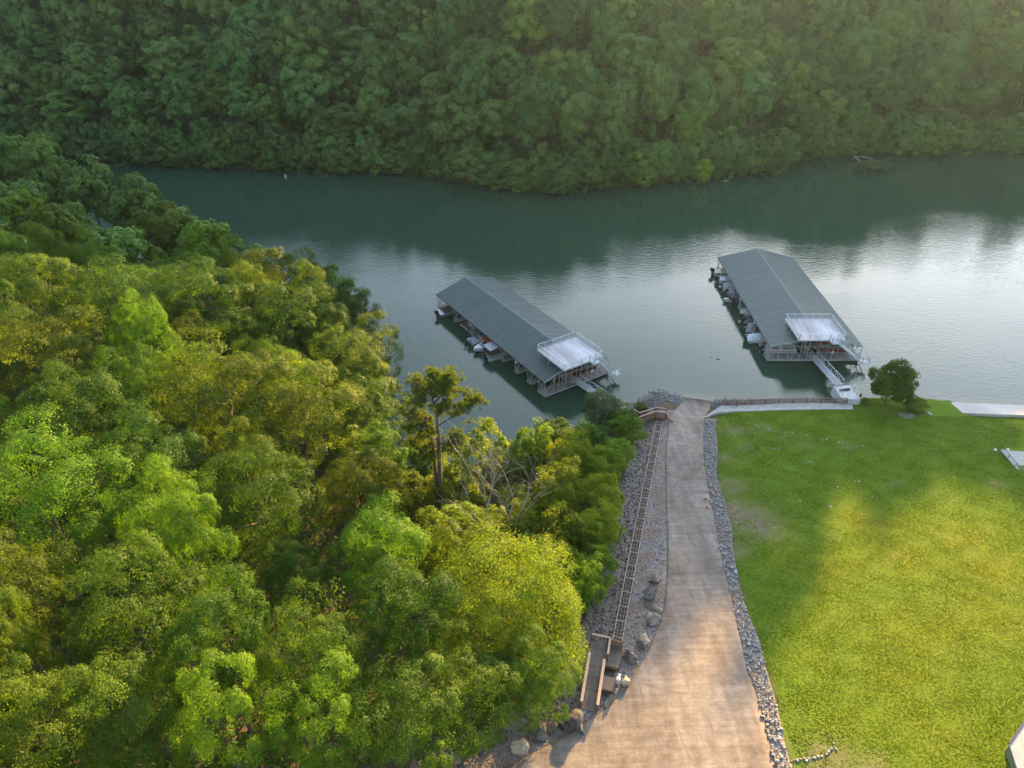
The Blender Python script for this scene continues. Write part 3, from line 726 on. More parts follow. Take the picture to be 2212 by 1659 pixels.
def canvas_cover(o, L, B, Hh, mat, peak=.75, y0=-.05, y1=1.0):
    nsx, nsy = 9, 10; v = []
    for i in range(nsy):
        t = y0 + (y1 - y0) * i / (nsy - 1); w = B / 2 * 1.04 * (1 - max(0, (t - .45) / .55) ** 2.2 * .95)
        pk = Hh + peak * math.sin(math.pi * min(1, max(.08, (t - y0) / (y1 - y0) * .9 + .1))) ** .7
        for j in range(nsx):
            u = j / (nsx - 1) * 2 - 1; v.append((u * w, t * L, Hh - .12 + (pk - Hh + .12) * (1 - abs(u) ** 2.2)))
    m = MB(); m.add(v, [(i * nsx + j, i * nsx + j + 1, (i + 1) * nsx + j + 1, (i + 1) * nsx + j) for i in range(nsy - 1) for j in range(nsx - 1)]); m.build('cover', mat, o, True)
def bimini(o, L, B, mat, y0, y1, z=1.95):
    m = MB(); n = 6; v = []
    for i in range(n):
        x = (i / (n - 1) * 2 - 1) * B * .46; z_ = z - .12 * (2 * i / (n - 1) - 1) ** 2
        v += [(x, y0, z_), (x, y1, z_), (x, y0, z_ - .03), (x, y1, z_ - .03)]
    m.add(v, [(4 * i, 4 * i + 1, 4 * i + 5, 4 * i + 4) for i in range(n - 1)] + [(4 * i + 2, 4 * i + 6, 4 * i + 7, 4 * i + 3) for i in range(n - 1)] + [(4 * i, 4 * i + 4, 4 * i + 6, 4 * i + 2) for i in range(n - 1)] + [(4 * i + 1, 4 * i + 3, 4 * i + 7, 4 * i + 5) for i in range(n - 1)]); b = m.build('bimini_top', mat, o)
    for s in (-1, 1):
        for yy in (y0 + .1, y1 - .1):
            MB().bar((s * B * .45, (y0 + y1) / 2, .7), (s * B * .45, yy, z - .12), .035).build('bimini_pole', M['steel'], b)
def boat(kind, label, D, x, y, L, B, out=-1, sternout=True, **k):
    # x = across-dock place of the outer end
    hd = D['rz'] + (math.pi / 2 if ((out < 0) ^ sternout) else -math.pi / 2)
    ex = x if sternout else x - out * L
    o = thing(kind, label, 'boat', dl(D, ex, y, .12), hd, k.get('group', 'boats moored in the covered docks'))
    if kind == 'motorboat':
        Hh = k.get('H', .85); hull(o, L, B, Hh, k.get('hull', M['gelcoat']), k.get('stripe'), k.get('inner'))
        if k.get('cover'): canvas_cover(o, L, B, Hh, k['cover'], k.get('peak', .7), k.get('c0', -.03), k.get('c1', .97))
        else: seats(o, L, B, k.get('seat', M['seat_cream'])); windshield(o, L, B, Hh)
        if k.get('bimini'): bimini(o, L, B, k['bimini'], L * .3, L * .62)
        if k.get('motor', True): outboard(o, -.3, .75, k.get('tilt', 0), k.get('mcol'), k.get('ms', 1.0))
    elif kind == 'pontoon_boat':
        for s in (-1, 1):
            m = MB(); m.tube([(s * B * .36, 0, 0), (s * B * .36, L * .86, 0), (s * B * .36, L * .97, .12), (s * B * .36, L, .25)], [.3, .3, .24, .06], 10); m.build('pontoon', M['alu'], o, True)
        m = MB(); m.box(-B / 2, B / 2, .1, L * .93, .32, .42); m.build('deck', M['canvas_grey'], o)
        fm = k.get('fence', M['gelcoat'])
        for s in (-1, 1):
            m = MB(); m.box(s * (B / 2 - .03) - .025, s * (B / 2 - .03) + .025, .9, L * .9, .5, 1.1); m.build('side_fence', fm, o)
            if k.get('stripe'):
                m = MB(); m.box(s * B / 2 - .012, s * B / 2 + .012, .95, L * .88, .66, .88); m.build('stripe', k['stripe'], o)
        m = MB(); m.box(-B / 2 + .1, B / 2 - .1, L * .885, L * .9, .5, 1.1); m.build('front_fence', fm, o)
        for (x0, x1, y0, y1) in ((-B / 2 + .1, -B / 2 + .7, L * .55, L * .86), (B / 2 - .7, B / 2 - .1, L * .55, L * .86), (-B / 2 + .1, B / 2 - .5, .95, 1.55)):
            m = MB(); m.box(x0, x1, y0, y1, .42, .8); m.build('bench', k.get('seat', M['seat_cream']), o)
        m = MB(); m.box(.2, .8, L * .42, L * .5, .42, 1.25); m.build('console', fm, o)
        if k.get('bimini'): bimini(o, L, B, k['bimini'], L * .08, L * .52, 2.3)
        outboard(o, -.25, .7, k.get('tilt', 0), k.get('mcol'))
    return o
def cabin_pontoon(D, x, y):
    o = boat('pontoon_boat', 'grey cabin pontoon boat with a grey canvas enclosure at its stern', D, x, y, 8.2, 2.6, -1, True, fence=M['alu'], seat=M['canvas_grey'])
    m = MB(); w = 1.2
    m.add([(-w, .2, 1.12), (w, .2, 1.12), (w, 3.2, 1.12), (-w, 3.2, 1.12), (-w, .25, 2.15), (w, .25, 2.15), (w, 3.2, 2.5), (-w, 3.2, 2.5)],
          [(4, 5, 6, 7), (0, 1, 5, 4), (1, 2, 6, 5), (3, 0, 4, 7)])
    e = m.build('enclosure_frame', M['canvas_dark'], o)
    m = MB(); m.add([(-w - .05, .15, 2.2), (w + .05, .15, 2.2), (w + .05, 3.1, 2.56), (-w - .05, 3.1, 2.56), (-w - .05, .15, 2.15), (w + .05, .15, 2.15), (w + .05, 3.1, 2.51), (-w - .05, 3.1, 2.51)],
                    [(0, 1, 2, 3), (0, 4, 5, 1), (1, 5, 6, 2), (2, 6, 7, 3), (3, 7, 4, 0), (7, 6, 5, 4)]); m.build('canvas_roof', M['canvas_grey'], o)
    m = MB(); m.box(-w, w, 3.3, 7.0, .42, 2.5); cab = m.build('cabin', M['alu'], o)
    for s in (-1, 1):
        m = MB(); m.box(s * w - .02, s * w + .02, 3.7, 4.4, 1.5, 2.2); m.build('window', M['glass_dark'], cab)
    m = MB(); m.box(-w - .08, w + .08, 3.2, 7.1, 2.502, 2.58)
    for s in (-1, 1): m.box(s * (w + .05) - .05, s * (w + .05) + .05, 3.2, 7.1, 2.58, 2.8)
    m.box(-w, w, 3.2, 3.28, 2.58, 2.8); m.build('roof_deck', M['gelcoat'], o)

boat('motorboat', 'aluminium fishing boat with a dark cover at the far outer corner of the dock', D1, -8.3, 34.3, 6.4, 2.3, hull=M['alu'], cover=M['canvas_dark'], peak=.8, c0=.12, ms=1.25)
boat('motorboat', 'grey open bass boat with a raised outboard and striped sides', D1, -8.6, 21.4, 5.6, 2.2, hull=M['hull_grey'], stripe=M['sign'], inner=M['canvas_grey'], tilt=.9, mcol=M['hull_grey'], ms=1.15)
boat('motorboat', 'white bow rider under a red bimini top, bow pointing out', D1, -9.4, 18.6, 6.2, 2.3, sternout=False, bimini=M['canvas_red'], motor=False)
cabin_pontoon(D1, -8.6, 15.6)
boat('motorboat', 'boat under a domed dark brown cover behind the stairs of the angled dock', D1, 6.3, 3.4, 5.2, 2.7, 1, True, hull=M['hull_red'], cover=M['canvas_dark'], peak=1.0)
boat('motorboat', 'long boat under a flat dark cover inside the angled dock', D1, 6.0, 11.0, 5.0, 2.3, 1, True, cover=M['canvas_dark'])
o = thing('boat_lift', 'empty grey floating boat lift between the posts of the angled dock', 'boat lift', dl(D1, -6.6, 27.2, .1), D1['rz'])
m = MB()
for yy in (-1.5, -.5, .5, 1.5): m.box(0, 4.2, yy - .14, yy + .14, 0, .32)
m.build('float_beam', M['dock_wood'], o)
m = MB()
for xx in (.1, 1.5, 2.9, 4.1): m.box(xx - .1, xx + .1, -1.64, 1.64, .321, .40)
m.build('cross_frame', M['fascia'], o)

boat('motorboat', 'white tarped boat at the near left corner of the dock in the bright water', D2, -9.7, 6.9, 5.8, 2.1, cover=M['canvas_white'], peak=.8, c0=-.08, c1=.9)
boat('pontoon_boat', 'pontoon boat beneath a navy canopy, second from the near corner', D2, -9.0, 11.6, 6.0, 2.4, bimini=M['canvas_blue'], fence=M['canvas_blue'], tilt=.7)
boat('motorboat', 'brown decked boat with a grey hull beside the navy canopied pontoon', D2, -8.3, 13.9, 5.4, 2.2, hull=M['hull_grey'], inner=M['dock_wood'], tilt=.5)
boat('motorboat', 'plain white boat in the middle of the dock side, bow outward', D2, -8.5, 17.4, 5.4, 2.2, sternout=False, motor=False)
boat('motorboat', 'small navy boat beside the middle finger of the bright water dock', D2, -8.4, 21.9, 4.8, 2.0, hull=M['canvas_blue'], inner=M['canvas_blue'], seat=M['canvas_grey'])
boat('motorboat', 'grey skiff with twin toned seats and its outboard raised', D2, -8.8, 26.2, 5.2, 2.1, hull=M['alu'], inner=M['canvas_grey'], tilt=.9)
boat('motorboat', 'boat under a domed pale grey cover on the far half of the dock', D2, -9.0, 28.3, 5.4, 2.2, cover=M['canvas_grey'], peak=1.0, motor=False)
boat('motorboat', 'white and blue boat stern beyond the grey domed cover', D2, -9.0, 32.2, 5.0, 2.1, stripe=M['canvas_blue'])
boat('motorboat', 'cream boat with red stripes and a large black outboard at the far end', D2, -9.3, 35.9, 6.0, 2.3, hull=M['seat_cream'], stripe=M['hull_red'], inner=M['seat_cream'], ms=1.4)
boat('pontoon_boat', 'white pontoon boat with a red stripe behind the front posts', D2, -7.9, 3.2, 6.2, 2.3, stripe=M['hull_red'], bimini=M['canvas_grey'])
boat('pontoon_boat', 'red and cream pontoon boat behind the stairs of the bright water dock', D2, 8.0, 3.4, 6.4, 2.5, 1, True, fence=M['hull_red'], seat=M['seat_cream'], tilt=.4)
boat('motorboat', 'maroon and white boat with a raised black outboard at the near right corner', D2, 9.3, 6.9, 5.6, 2.2, 1, True, hull=M['gelcoat'], stripe=M['hull_red'], inner=M['hull_red'], tilt=.8)
o = thing('jet_ski', 'small white jet ski tied between boats at the middle of the dock side', 'jet ski', dl(D2, -7.6, 23.1, .12), math.radians(90))
hull(o, 2.8, 1.1, .55, M['gelcoat'], M['canvas_blue'])
m = MB(); m.box(-.22, .22, .4, 1.4, .5, .85); m.build('seat', M['motor'], o)
m = MB(); m.tube([(0, 1.5, .6), (0, 1.6, 1.0)], [.2, .1], 7); m.tube([(-.35, 1.5, 1.05), (.35, 1.5, 1.05)], .03); m.build('handlebar', M['motor'], o)
# mooring buoys of the lifts show as white balls beside the slips
for i, (yy, lab) in enumerate(((29.9, 'white float ball below the domed grey cover'), (24.2, 'white float ball beside the small navy boat'), (14.4, 'white float ball beside the brown decked boat'))):
    mb = MB()
    n = 8
    mb.tube([(0, 0, -.2), (0, 0, -.1), (0, 0, .1), (0, 0, .25), (0, 0, .3)], [.08, .2, .24, .14, .03], 9)
    tag(mb.build('float_ball', M['sign'], None, True, dl(D2, -9.3, yy, .1)), lab, 'buoy', 'white float balls beside the dock')

# floating sticks and logs
p, q = Vector((*at(1400, 846.5, 0), .03)), Vector((*at(1450, 856.5, 0), .0))
m = MB(); m.tube([p, p.lerp(q, .35) + Vector((0, -.12, .05)), p.lerp(q, .7) + Vector((0, -.1, .04)), q], [.05, .15, .17, .06], 7)
tag(m.build('drifting_log', M['log'], None, True), 'long dark log adrift off the end of the boat ramp', 'log')
p, q = Vector((*at(1534, 772, 0), .02)), Vector((*at(1556, 778, 0), .02))
m = MB(); m.tube([p.lerp(q, .55), p.lerp(q, .8) + Vector((0, .12, .04)), q], [.04, .07, .03], 6); m.tube([p, p.lerp(q, .18)], [.03, .04], 5)
tag(m.build('drifting_stick', M['log'], None, True), 'small stick adrift on the water before the right dock', 'stick')

# ------------------------------------------------------------------ wooden picket rails (fence, boardwalk, station walkway)
def pickets(root, pts, h=1.05, bay=2.4, sp=.17, mats=None, cap=.13, solid=False, capw=None):
    pm_, rm_, km_ = mats or (M['stain'], M['stain_tan'], M['stain'])
    b0 = Vector(root.location); rot = root.rotation_euler.z
    a = MB(); a.box(-.06, .06, -.06, .06, 0, h); postm = a.mesh('post', pm_)
    a = MB(); a.box(-.02, .02, -.045 if solid else -.022, .045 if solid else .022, .12, h - .02); pickm = a.mesh('picket', km_)
    for p, q in zip(pts[:-1], pts[1:]):
        p = Vector(p); q = Vector(q); L = (q - p).length; k = max(1, round(L / bay)); hd = math.atan2(q.y - p.y, q.x - p.x)
        up = Vector((0, 0, 1))
        m = MB(); m.bar(p + up * (h + .02), q + up * (h + .02), capw or cap, .045); m.build('top_rail', rm_, root)
        m = MB(); m.bar(p + up * .12, q + up * .12, .05, .07); m.build('bottom_rail', pm_, root)
        for i in range(k + 1):
            c = p.lerp(q, i / k); link('post', postm, root, c, (0, 0, hd))
        n = int(L / sp)
        for i in range(1, n):
            c = p.lerp(q, i / n); link('picket', pickm, root, c, (0, 0, hd + math.pi / 2))

fo = gp(*S(2112, 1199)); fo.z = 0
fence = thing('picket_fence', 'red brown picket fence along the water side of the shore path', 'fence', fo)
A_ = [Vector((PATH_A[i, 0], PATH_A[i, 1] - .12, PATH_Z[i])) - fo for i in (0, 5, 10, 15, 20, 22)]
pickets(fence, A_, 1.07, 2.4, .15, (M['stain'], M['stain'], M['stain']))

# boardwalk at the foot of the tram track
Z6 = lambda x, y: S(1800 + x * .1447, 1130 + y * .1447)
zb = 2.2
bc = [Vector((*at(*Z6(x, y), zb), zb)) for x, y in ((330, 640), (488, 742), (822, 625), (1030, 655))]
bd = [Vector((*at(*Z6(x, y), zb), zb)) for x, y in ((360, 570), (496, 655), (835, 545), (1042, 575))]
o0 = bc[2].copy(); o0.z = 0
bw = thing('wooden_boardwalk', 'raised red brown boardwalk with picket rails beside the ramp foot', 'boardwalk', o0)
bm_ = [None]
for i in range(3):
    n = max(3, int((bc[i + 1] - bc[i]).length / .16))
    for k in range(n):
        a, b = bc[i].lerp(bc[i + 1], k / n) - o0, bc[i].lerp(bc[i + 1], (k + .92) / n) - o0
        c, d = bd[i].lerp(bd[i + 1], (k + .92) / n) - o0, bd[i].lerp(bd[i + 1], k / n) - o0
        m = MB(); m.add([a, b, c, d] + [p - Vector((0, 0, .05)) for p in (a, b, c, d)], [(0, 1, 2, 3), (7, 6, 5, 4), (0, 4, 5, 1), (1, 5, 6, 2), (2, 6, 7, 3), (3, 7, 4, 0)])
        m.build('plank', M['deck_dark'], bw)
    m = MB(); m.bar(bc[i] - o0 + Vector((0, .05, -.2)), bc[i + 1] - o0 + Vector((0, .05, -.2)), .08, .28); m.bar(bd[i] - o0 + Vector((0, -.05, -.2)), bd[i + 1] - o0 + Vector((0, -.05, -.2)), .08, .28); m.build('joist', M['stain'], bw)
    for p in (bc[i], bc[i].lerp(bc[i + 1], .5), bd[i], bd[i + 1], bc[i + 1]):
        g = float(H(p.x, p.y)); MB().box(p.x - o0.x - .07, p.x - o0.x + .07, p.y - o0.y - .02, p.y - o0.y + .12, g - .3, zb - .07).build('leg', M['stain'], bw)
pickets(bw, [p - o0 for p in bd], 1.0, 1.8, .16)
pickets(bw, [bc[1] - o0, bc[2] - o0, bc[3] - o0], 1.0, 1.8, .16, solid=True)
e0 = (bc[3] + bd[3]) / 2; e1 = Vector((*at(*Z6(1090, 800), 1.4), 1.4)); k = 5
for i in range(k):
    c = e0.lerp(e1, (i + .6) / k) - o0; m = MB(); m.box(c.x - .5, c.x + .5, c.y - .15, c.y + .15, c.z - .28, c.z - .2); m.build('step', M['cedar'], bw)
pickets(bw, [bc[3] - o0 + Vector((.15, 0, -.1)), e1 - o0 + Vector((.55, 0, 0))], .9, 1.5, .17)
pz = e1 - o0; m = MB(); m.box(pz.x - .75, pz.x + .65, pz.y - .45, pz.y - .36, float(H(e1.x, e1.y)) - .2, pz.z - .1); m.build('skirt_panel', M['cedar'], bw)

# ------------------------------------------------------------------ tram track, cart, winch, station walkway
T0, T1 = gp(1331, 1399), gp(1424, 914)
tr = thing('tram_track', 'straight inclined tram track with pale rails and brown ties beside the ramp', 'tram track', T0)
nT = 60
def tp(t, s=0.0, up=0.0):
    p = T0.lerp(T1, t); d = (T1 - T0); d.z = 0; d.normalize(); n = Vector((d.y, -d.x, 0)); q = p + n * s
    return Vector((q.x, q.y, float(H(p.x, p.y)) + up)) - T0
TL = (T1 - T0).length
for s in (-.47, .47):
    m = MB()
    for i in range(nT): m.bar(tp(i / nT, s, .36), tp((i + 1) / nT, s, .36), .07, .09)
    m.build('rail', M['rail'], tr)
for s in (-.16, .16):
    m = MB()
    for i in range(nT): m.bar(tp(i / nT, s, .30), tp((i + 1) / nT, s, .30), .045, .045)
    m.build('inner_rail', M['rust'], tr)
hd = math.atan2(T1.y - T0.y, T1.x - T0.x)
a = MB(); a.box(-.05, .05, -.54, .54, -.05, .04); tiem = a.mesh('tie', M['tie'])
k = int(TL / .62)
for i in range(k): link('tie', tiem, tr, tp((i + .5) / k, 0, .17), (0, 0, hd + rnd.uniform(-.03, .03)))
a = MB(); a.box(-.035, .035, -.47, .47, -.03, .03); barm = a.mesh('cross_bar', M['rail'])
k = int(TL / 2.1)
for i in range(k): link('cross_bar', barm, tr, tp((i + .5) / k, 0, .372), (0, 0, hd))

ZS = lambda x, y: S(1660 + x * .1627, 1840 + y * .1627)
cc = gp(*ZS(820, 585)); ct = thing('tram_cart', 'brown board tram cart parked at the top of the track', 'tram cart', cc, hd)
# local x runs down the track (away from the winch)
def planks(root, name, x0, x1, y0, y1, z0, z1, n, along, mat, gap=.94):
    if along == 'x': w = (x1 - x0) / n; a = MB(); a.box(-w * gap / 2, w * gap / 2, y0, y1, z0, z1)
    elif along == 'y': w = (y1 - y0) / n; a = MB(); a.box(x0, x1, -w * gap / 2, w * gap / 2, z0, z1)
    else: w = (z1 - z0) / n; a = MB(); a.box(x0, x1, y0, y1, -w * gap / 2, w * gap / 2)
    me = a.mesh(name, mat)
    for i in range(n):
        t = (i + .5) * w; link(name, me, root, ((x0 + t, 0, 0) if along == 'x' else (0, y0 + t, 0) if along == 'y' else (0, 0, z0 + t)))
planks(ct, 'floor_board', -1.35, 1.35, -.74, .74, .50, .55, 18, 'x', M['deck_dark'])
for yy in (-.5, .5):
    m = MB(); m.box(-1.35, 1.5, yy - .05, yy + .05, .36, .49); m.build('chassis_beam', M['black_steel'], ct)
planks(ct, 'end_board', 1.30, 1.36, -.76, .76, .57, 1.45, 4, 'z', M['cedar'])
planks(ct, 'end_board', 1.62, 1.67, -.76, .76, .45, .95, 3, 'z', M['stain'])
planks(ct, 'gate_board', -1.40, -1.35, -.76, .76, .57, 1.0, 3, 'z', M['cedar'])
for yy in (-.76, .76):
    m = MB(); m.bar((-1.38, yy, 1.0), (1.33, yy, 1.46), .045); m.bar((-1.38, yy, .5), (-1.38, yy, 1.05), .05); m.bar((1.33, yy, .5), (1.33, yy, 1.5), .05); m.build('side_rail', M['black_steel'], ct)
m = MB(); m.bar((-1.43, -.76, 1.03), (-1.43, .76, 1.03), .05); m.bar((-1.43, -.76, .56), (-1.43, .76, .56), .05); m.bar((-1.43, 0, .5), (-1.43, 0, 1.05), .05); m.build('gate_frame', M['black_steel'], ct)

wc = gp(*ZS(735, 1075)); wn = thing('winch_box', 'dark brown lidded winch box behind the tram cart', 'winch', wc, hd)
m = MB(); m.box(-.62, .62, -.68, .68, -.15, .62); m.build('housing', M['cedar'], wn)
m = MB(); m.box(-.72, .72, -.76, .76, .62, .72); m.build('lid', M['winch_lid'], wn)
for yy in (-.42, .3):
    m = MB(); m.bar((.62, yy, .3), (2.3, yy, .3), .07, .1); m.build('frame_rail', M['black_steel'], wn)
for xx in (1.1, 1.7):
    m = MB(); m.bar((xx, -.42, .3), (xx, .3, .3), .06, .08); m.build('frame_bar', M['black_steel'], wn)
ec = gp(*ZS(915, 1050)); eb = thing('control_box', 'pale grey electrical boxes on a post beside the winch', 'electrical box', ec, hd)
m = MB(); m.box(-.05, .05, -.05, .05, -.2, 1.3); m.build('post', M['steel'], eb)
m = MB(); m.box(-.12, .30, -.19, .19, .55, 1.15); m.build('box', M['box_grey'], eb)
m = MB(); m.box(.6, .85, -.16, .1, -.1, .8); m.build('small_box', M['box_grey'], eb)

z0 = gp(*ZS(400, 1480)).z + .18
wa = Vector((*at(*ZS(400, 1480), z0), z0)); wb = Vector((*at(*ZS(545, 560), z0), z0))
wd = (wb - wa); wl = wd.length; wh = math.atan2(wd.y, wd.x)
sw = thing('station_walkway', 'brown plank walkway with tan capped rails beside the tram station', 'walkway', wa, wh)
planks(sw, 'plank', 0, wl, -.68, .68, -.05, 0, int(wl / .17), 'x', M['deck_dark'])
for s in (-1, 1):
    m = MB(); m.box(0, wl, s * .62 - .05, s * .62 + .05, -.32, -.06); m.build('joist', M['stain'], sw)
    pickets(sw, [(0.06, s * .74, -.2), (wl * (.98 if s > 0 else .90), s * .74, -.2)], 1.2, 2.0, .17, (M['stain'], M['stain_tan'], M['stain']), capw=.26, solid=True)
for xx in np.arange(1.5, wl, 2.0):
    p = wa + wd * (xx / wl); g = float(H(p.x, p.y))
    for s in (-1, 1):
        m = MB(); m.box(xx - .06, xx + .06, s * .62 - .06, s * .62 + .06, g - z0 - .3, -.33); m.build('support_post', M['stain'], sw)
planks(sw, 'platform_board', wl + .02, wl + 2.0, -1.0, .8, -.05, 0, 12, 'x', M['deck_dark'])
pickets(sw, [(wl + .1, -1.0, -.2), (wl + 2.0, -1.0, -.2)], 1.2, 1.9, .17, (M['stain'], M['stain_tan'], M['stain']), capw=.2)
pickets(sw, [(wl + 2.0, -1.0, -.2), (wl + 2.0, .8, -.2)], 1.2, 1.8, .17, (M['stain'], M['stain_tan'], M['stain']), capw=.2)
for yy in (-1.0, .8):
    p = wa + wd * ((wl + 1.9) / wl); g = float(H(p.x, p.y)); m = MB(); m.box(wl + 1.85, wl + 1.97, yy - .06, yy + .06, g - z0 - .4, -.06); m.build('support_post', M['stain'], sw)
m = MB(); m.box(-1.3, .12, -.75, .75, -.40, -.14); pad = m.build('entry_slab', M['concrete'], sw)

# ------------------------------------------------------------------ rocks
import bmesh
def ico(sub):
    b = bmesh.new(); bmesh.ops.create_icosphere(b, subdivisions=sub, radius=1); b.verts.ensure_lookup_table()
    v = np.array([p.co[:] for p in b.verts]); f = np.array([[q.index for q in t.verts] for t in b.faces]); b.free(); return v, f
def rockv(sub, seed, cuts=9, d0=.55):
    r = np.random.default_rng(seed); v, f = ico(sub)
    for _ in range(cuts):
        n = r.normal(size=3); n /= np.linalg.norm(n); d = r.uniform(d0, .85)
        v = v - n * np.maximum(0, v @ n - d)[:, None]
    v = v + r.normal(size=v.shape) * .025
    return v, f
BMESH = {}
def boulder(u, v, size, mat, label, squash=.55, rz=0.0, cat='boulder', group='boulders beside the tram track', asp=1.0):
    i = len(BMESH); size *= 1.2; vv, ff = rockv(4, 40 + i, 15, .30); k_ = np.random.default_rng(i).normal(size=(3, 3)); vv = vv * (1 + .10 * np.sin(vv @ k_[0] * 3.2) + .06 * np.sin(vv @ k_[1] * 7) + .035 * np.sin(vv @ k_[2] * 15))[:, None]
    p = gp(u, v); vv = vv * np.array([size, size * asp, size * squash]) * .62
    me = mesh_np('boulder', vv, ff, mat); BMESH[i] = me
    o = link('boulder', me, None, p + Vector((0, 0, size * squash * .24)), (0, 0, rz)); tag(o, label, cat, group)
boulder(1416, 1256, 1.75, M['boulder'], 'flat grey boulder between track and ramp, farthest up the row', .5, .3, asp=.62)
boulder(1405, 1291, 1.6, M['boulder'], 'blocky dark fronted boulder, second in the row beside the ramp', .75, -.2, asp=.75)
boulder(1411, 1313, 1.6, M['boulder'], 'long thin tan boulder, third in the row beside the ramp', .45, -.4, asp=.5)
boulder(1407, 1346, 1.45, M['boulder'], 'wedge shaped boulder with a pointed near end beside the ramp', .6, .5, asp=.8)
boulder(1387, 1377, 1.1, M['boulder_tan'], 'rounded tan boulder stacked against a cracked grey one', .8, .2)
boulder(1383, 1394, 1.5, M['boulder'], 'cracked grey boulder just below the tan one by the ramp edge', .6, .9, asp=.75)
boulder(1361, 1428, 1.5, M['boulder'], 'tilted brown and white boulder beside the tram cart', .7, -.8, asp=.65)
boulder(1353, 1474, 1.1, M['boulder_tan'], 'pale tan boulder beside the grey electrical boxes', .75, .1, asp=.8)
boulder(1329, 1494, .75, M['boulder_tan'], 'small tan rock at the corner of the winch box', .6, .4)
boulder(1319, 1513, 1.35, M['boulder'], 'slanting grey slab rock between winch box and ramp edge', .4, .9, asp=.5)
boulder(1376, 1431, .4, M['stone'], 'small white rock beside the tilted boulder', .6)
DK = 'dark rocks along the gravel edge'
boulder(1240, 1561, 1.9, M['boulder_dark'], 'large dark boulder just below the foot of the station walkway', .75, .2, group=DK)
boulder(1219, 1570, 1.3, M['boulder_dark'], 'dark jagged rock touching the largest dark boulder', .7, .8, group=DK)
boulder(1200, 1582, 1.0, M['boulder_dark'], 'small dark rock at the gravel edge behind the jagged one', .6, .3, group=DK)
boulder(1170, 1590, 1.5, M['boulder_dark'], 'broad brown rock at the gravel edge, middle of the dark row', .5, .0, group=DK)
boulder(1132, 1616, 1.5, M['boulder_tan'], 'tan topped rock at the corner of the ramp', .5, .6, group=DK)
o = thing('tree_stump', 'burnt black stump standing in the leaf litter beside the walkway', 'stump', gp(1203, 1545))
m = MB(); m.tube([(0, 0, -.2), (.03, 0, .5), (.06, .03, 1.1)], [.22, .16, .11], 7); m.build('stem', M['log'], o, True)
m = MB(); m.tube([(-.45, 0, -.2), (-.42, .03, .8)], [.09, .05], 6); m.build('side_stem', M['log'], o, True)

def scatter_mesh(name, P, Sz, mat, protos, flat=.6, parent=None, tintattr=False, sink=.25):
    n = len(P); V = []; F = []; off = 0
    which = R.integers(0, len(protos), n)
    for k, (pv, pf) in enumerate(protos):
        w = np.where(which == k)[0]
        if not len(w): continue
        ang = R.uniform(0, 6.283, len(w)); c, s = np.cos(ang), np.sin(ang)
        sc = Sz[w][:, None] * np.stack([R.uniform(.75, 1.3, len(w)), R.uniform(.6, 1.0, len(w)), R.uniform(flat * .7, flat * 1.3, len(w))], -1)
        q = pv[None] * sc[:, None, :]
        tilt = R.normal(0, .35, (len(w), 2)); q[..., 2] += q[..., 0] * tilt[:, :1] + q[..., 1] * tilt[:, 1:]
        x = q[..., 0] * c[:, None] - q[..., 1] * s[:, None]; y = q[..., 0] * s[:, None] + q[..., 1] * c[:, None]
        v = np.stack([x, y, q[..., 2]], -1) + P[w][:, None, :] + np.array([0, 0, sink]) * Sz[w][:, None, None]
        V.append(v.reshape(-1, 3)); F.append((pf[None] + (np.arange(len(w)) * len(pv))[:, None, None] + off).reshape(-1, 3)); off += len(w) * len(pv)
    return link(name, mesh_np(name, np.concatenate(V), np.concatenate(F), mat), parent)
def inside(n, e0, e1, v0, v1, x0, x1, y0, y1):
    x = R.uniform(x0, x1, n); y = R.uniform(y0, y1, n); z = H(x, y); u, v, d = proj(x, y, z)
    ok = (d > 5) & (v > v0) & (v < v1) & (u > uv_edge(e0, v)) & (u < uv_edge(e1, v))
    return np.stack([x, y, z], -1)[ok]
SMALL = [rockv(1, 100 + i, 9, .38) for i in range(4)]; TINY = [rockv(0 + 1, 120 + i, 5, .6) for i in range(1)]
icov, icof = ico(1); ICO0 = []
for i in range(4):
    b = bmesh.new(); bmesh.ops.create_icosphere(b, subdivisions=1, radius=1); v = np.array([p.co[:] for p in b.verts]); f = np.array([[q.index for q in t.verts] for t in b.faces]); b.free()
    r = np.random.default_rng(200 + i); ICO0.append((v * r.uniform(.7, 1.15, (len(v), 1)), f))
RP = inside(46000, RR, BR, 908, 1720, 20, 60, 22, 98)
RP = RP[np.argsort(-proj(RP[:, 0], RP[:, 1], RP[:, 2])[1])]
RS = R.uniform(.08, .18, len(RP)) * (1 + .6 * (R.random(len(RP)) > .92))
_pv = proj(RP[:, 0], RP[:, 1], RP[:, 2])[1]
infr = np.where(_pv < 1665)[0]; big = infr[np.argsort(-(RS[infr] / proj(RP[infr, 0], RP[infr, 1], RP[infr, 2])[2]))][:290]
smesh = [mesh_np('riprap_stone', v * np.array([1.1, .85, .62]), f, M['stone']) for v, f in [rockv(2, 300 + i, 12, .34) for i in range(6)]]
for i in big:
    s = RS[i] * 1.0; o = link('riprap_stone', smesh[i % 6], None, RP[i] + np.array([0, 0, .10 + .3 * s]), (rnd.uniform(-.5, .5), rnd.uniform(-.5, .5), rnd.uniform(0, 6.28)), (s, s, s))
    tag(o, 'grey riprap stone in the rock band between the ramp and the lawn', 'stone', 'riprap stones beside the ramp')
rest = np.setdiff1d(np.arange(len(RP)), big)
RP2 = RP.copy(); RP2[:, 2] += .08
o = scatter_mesh('riprap_band', RP2[rest], RS[rest], M['stone'], SMALL); tag(o, 'band of grey riprap stones along the right edge of the ramp', 'stones', None, 'stuff')
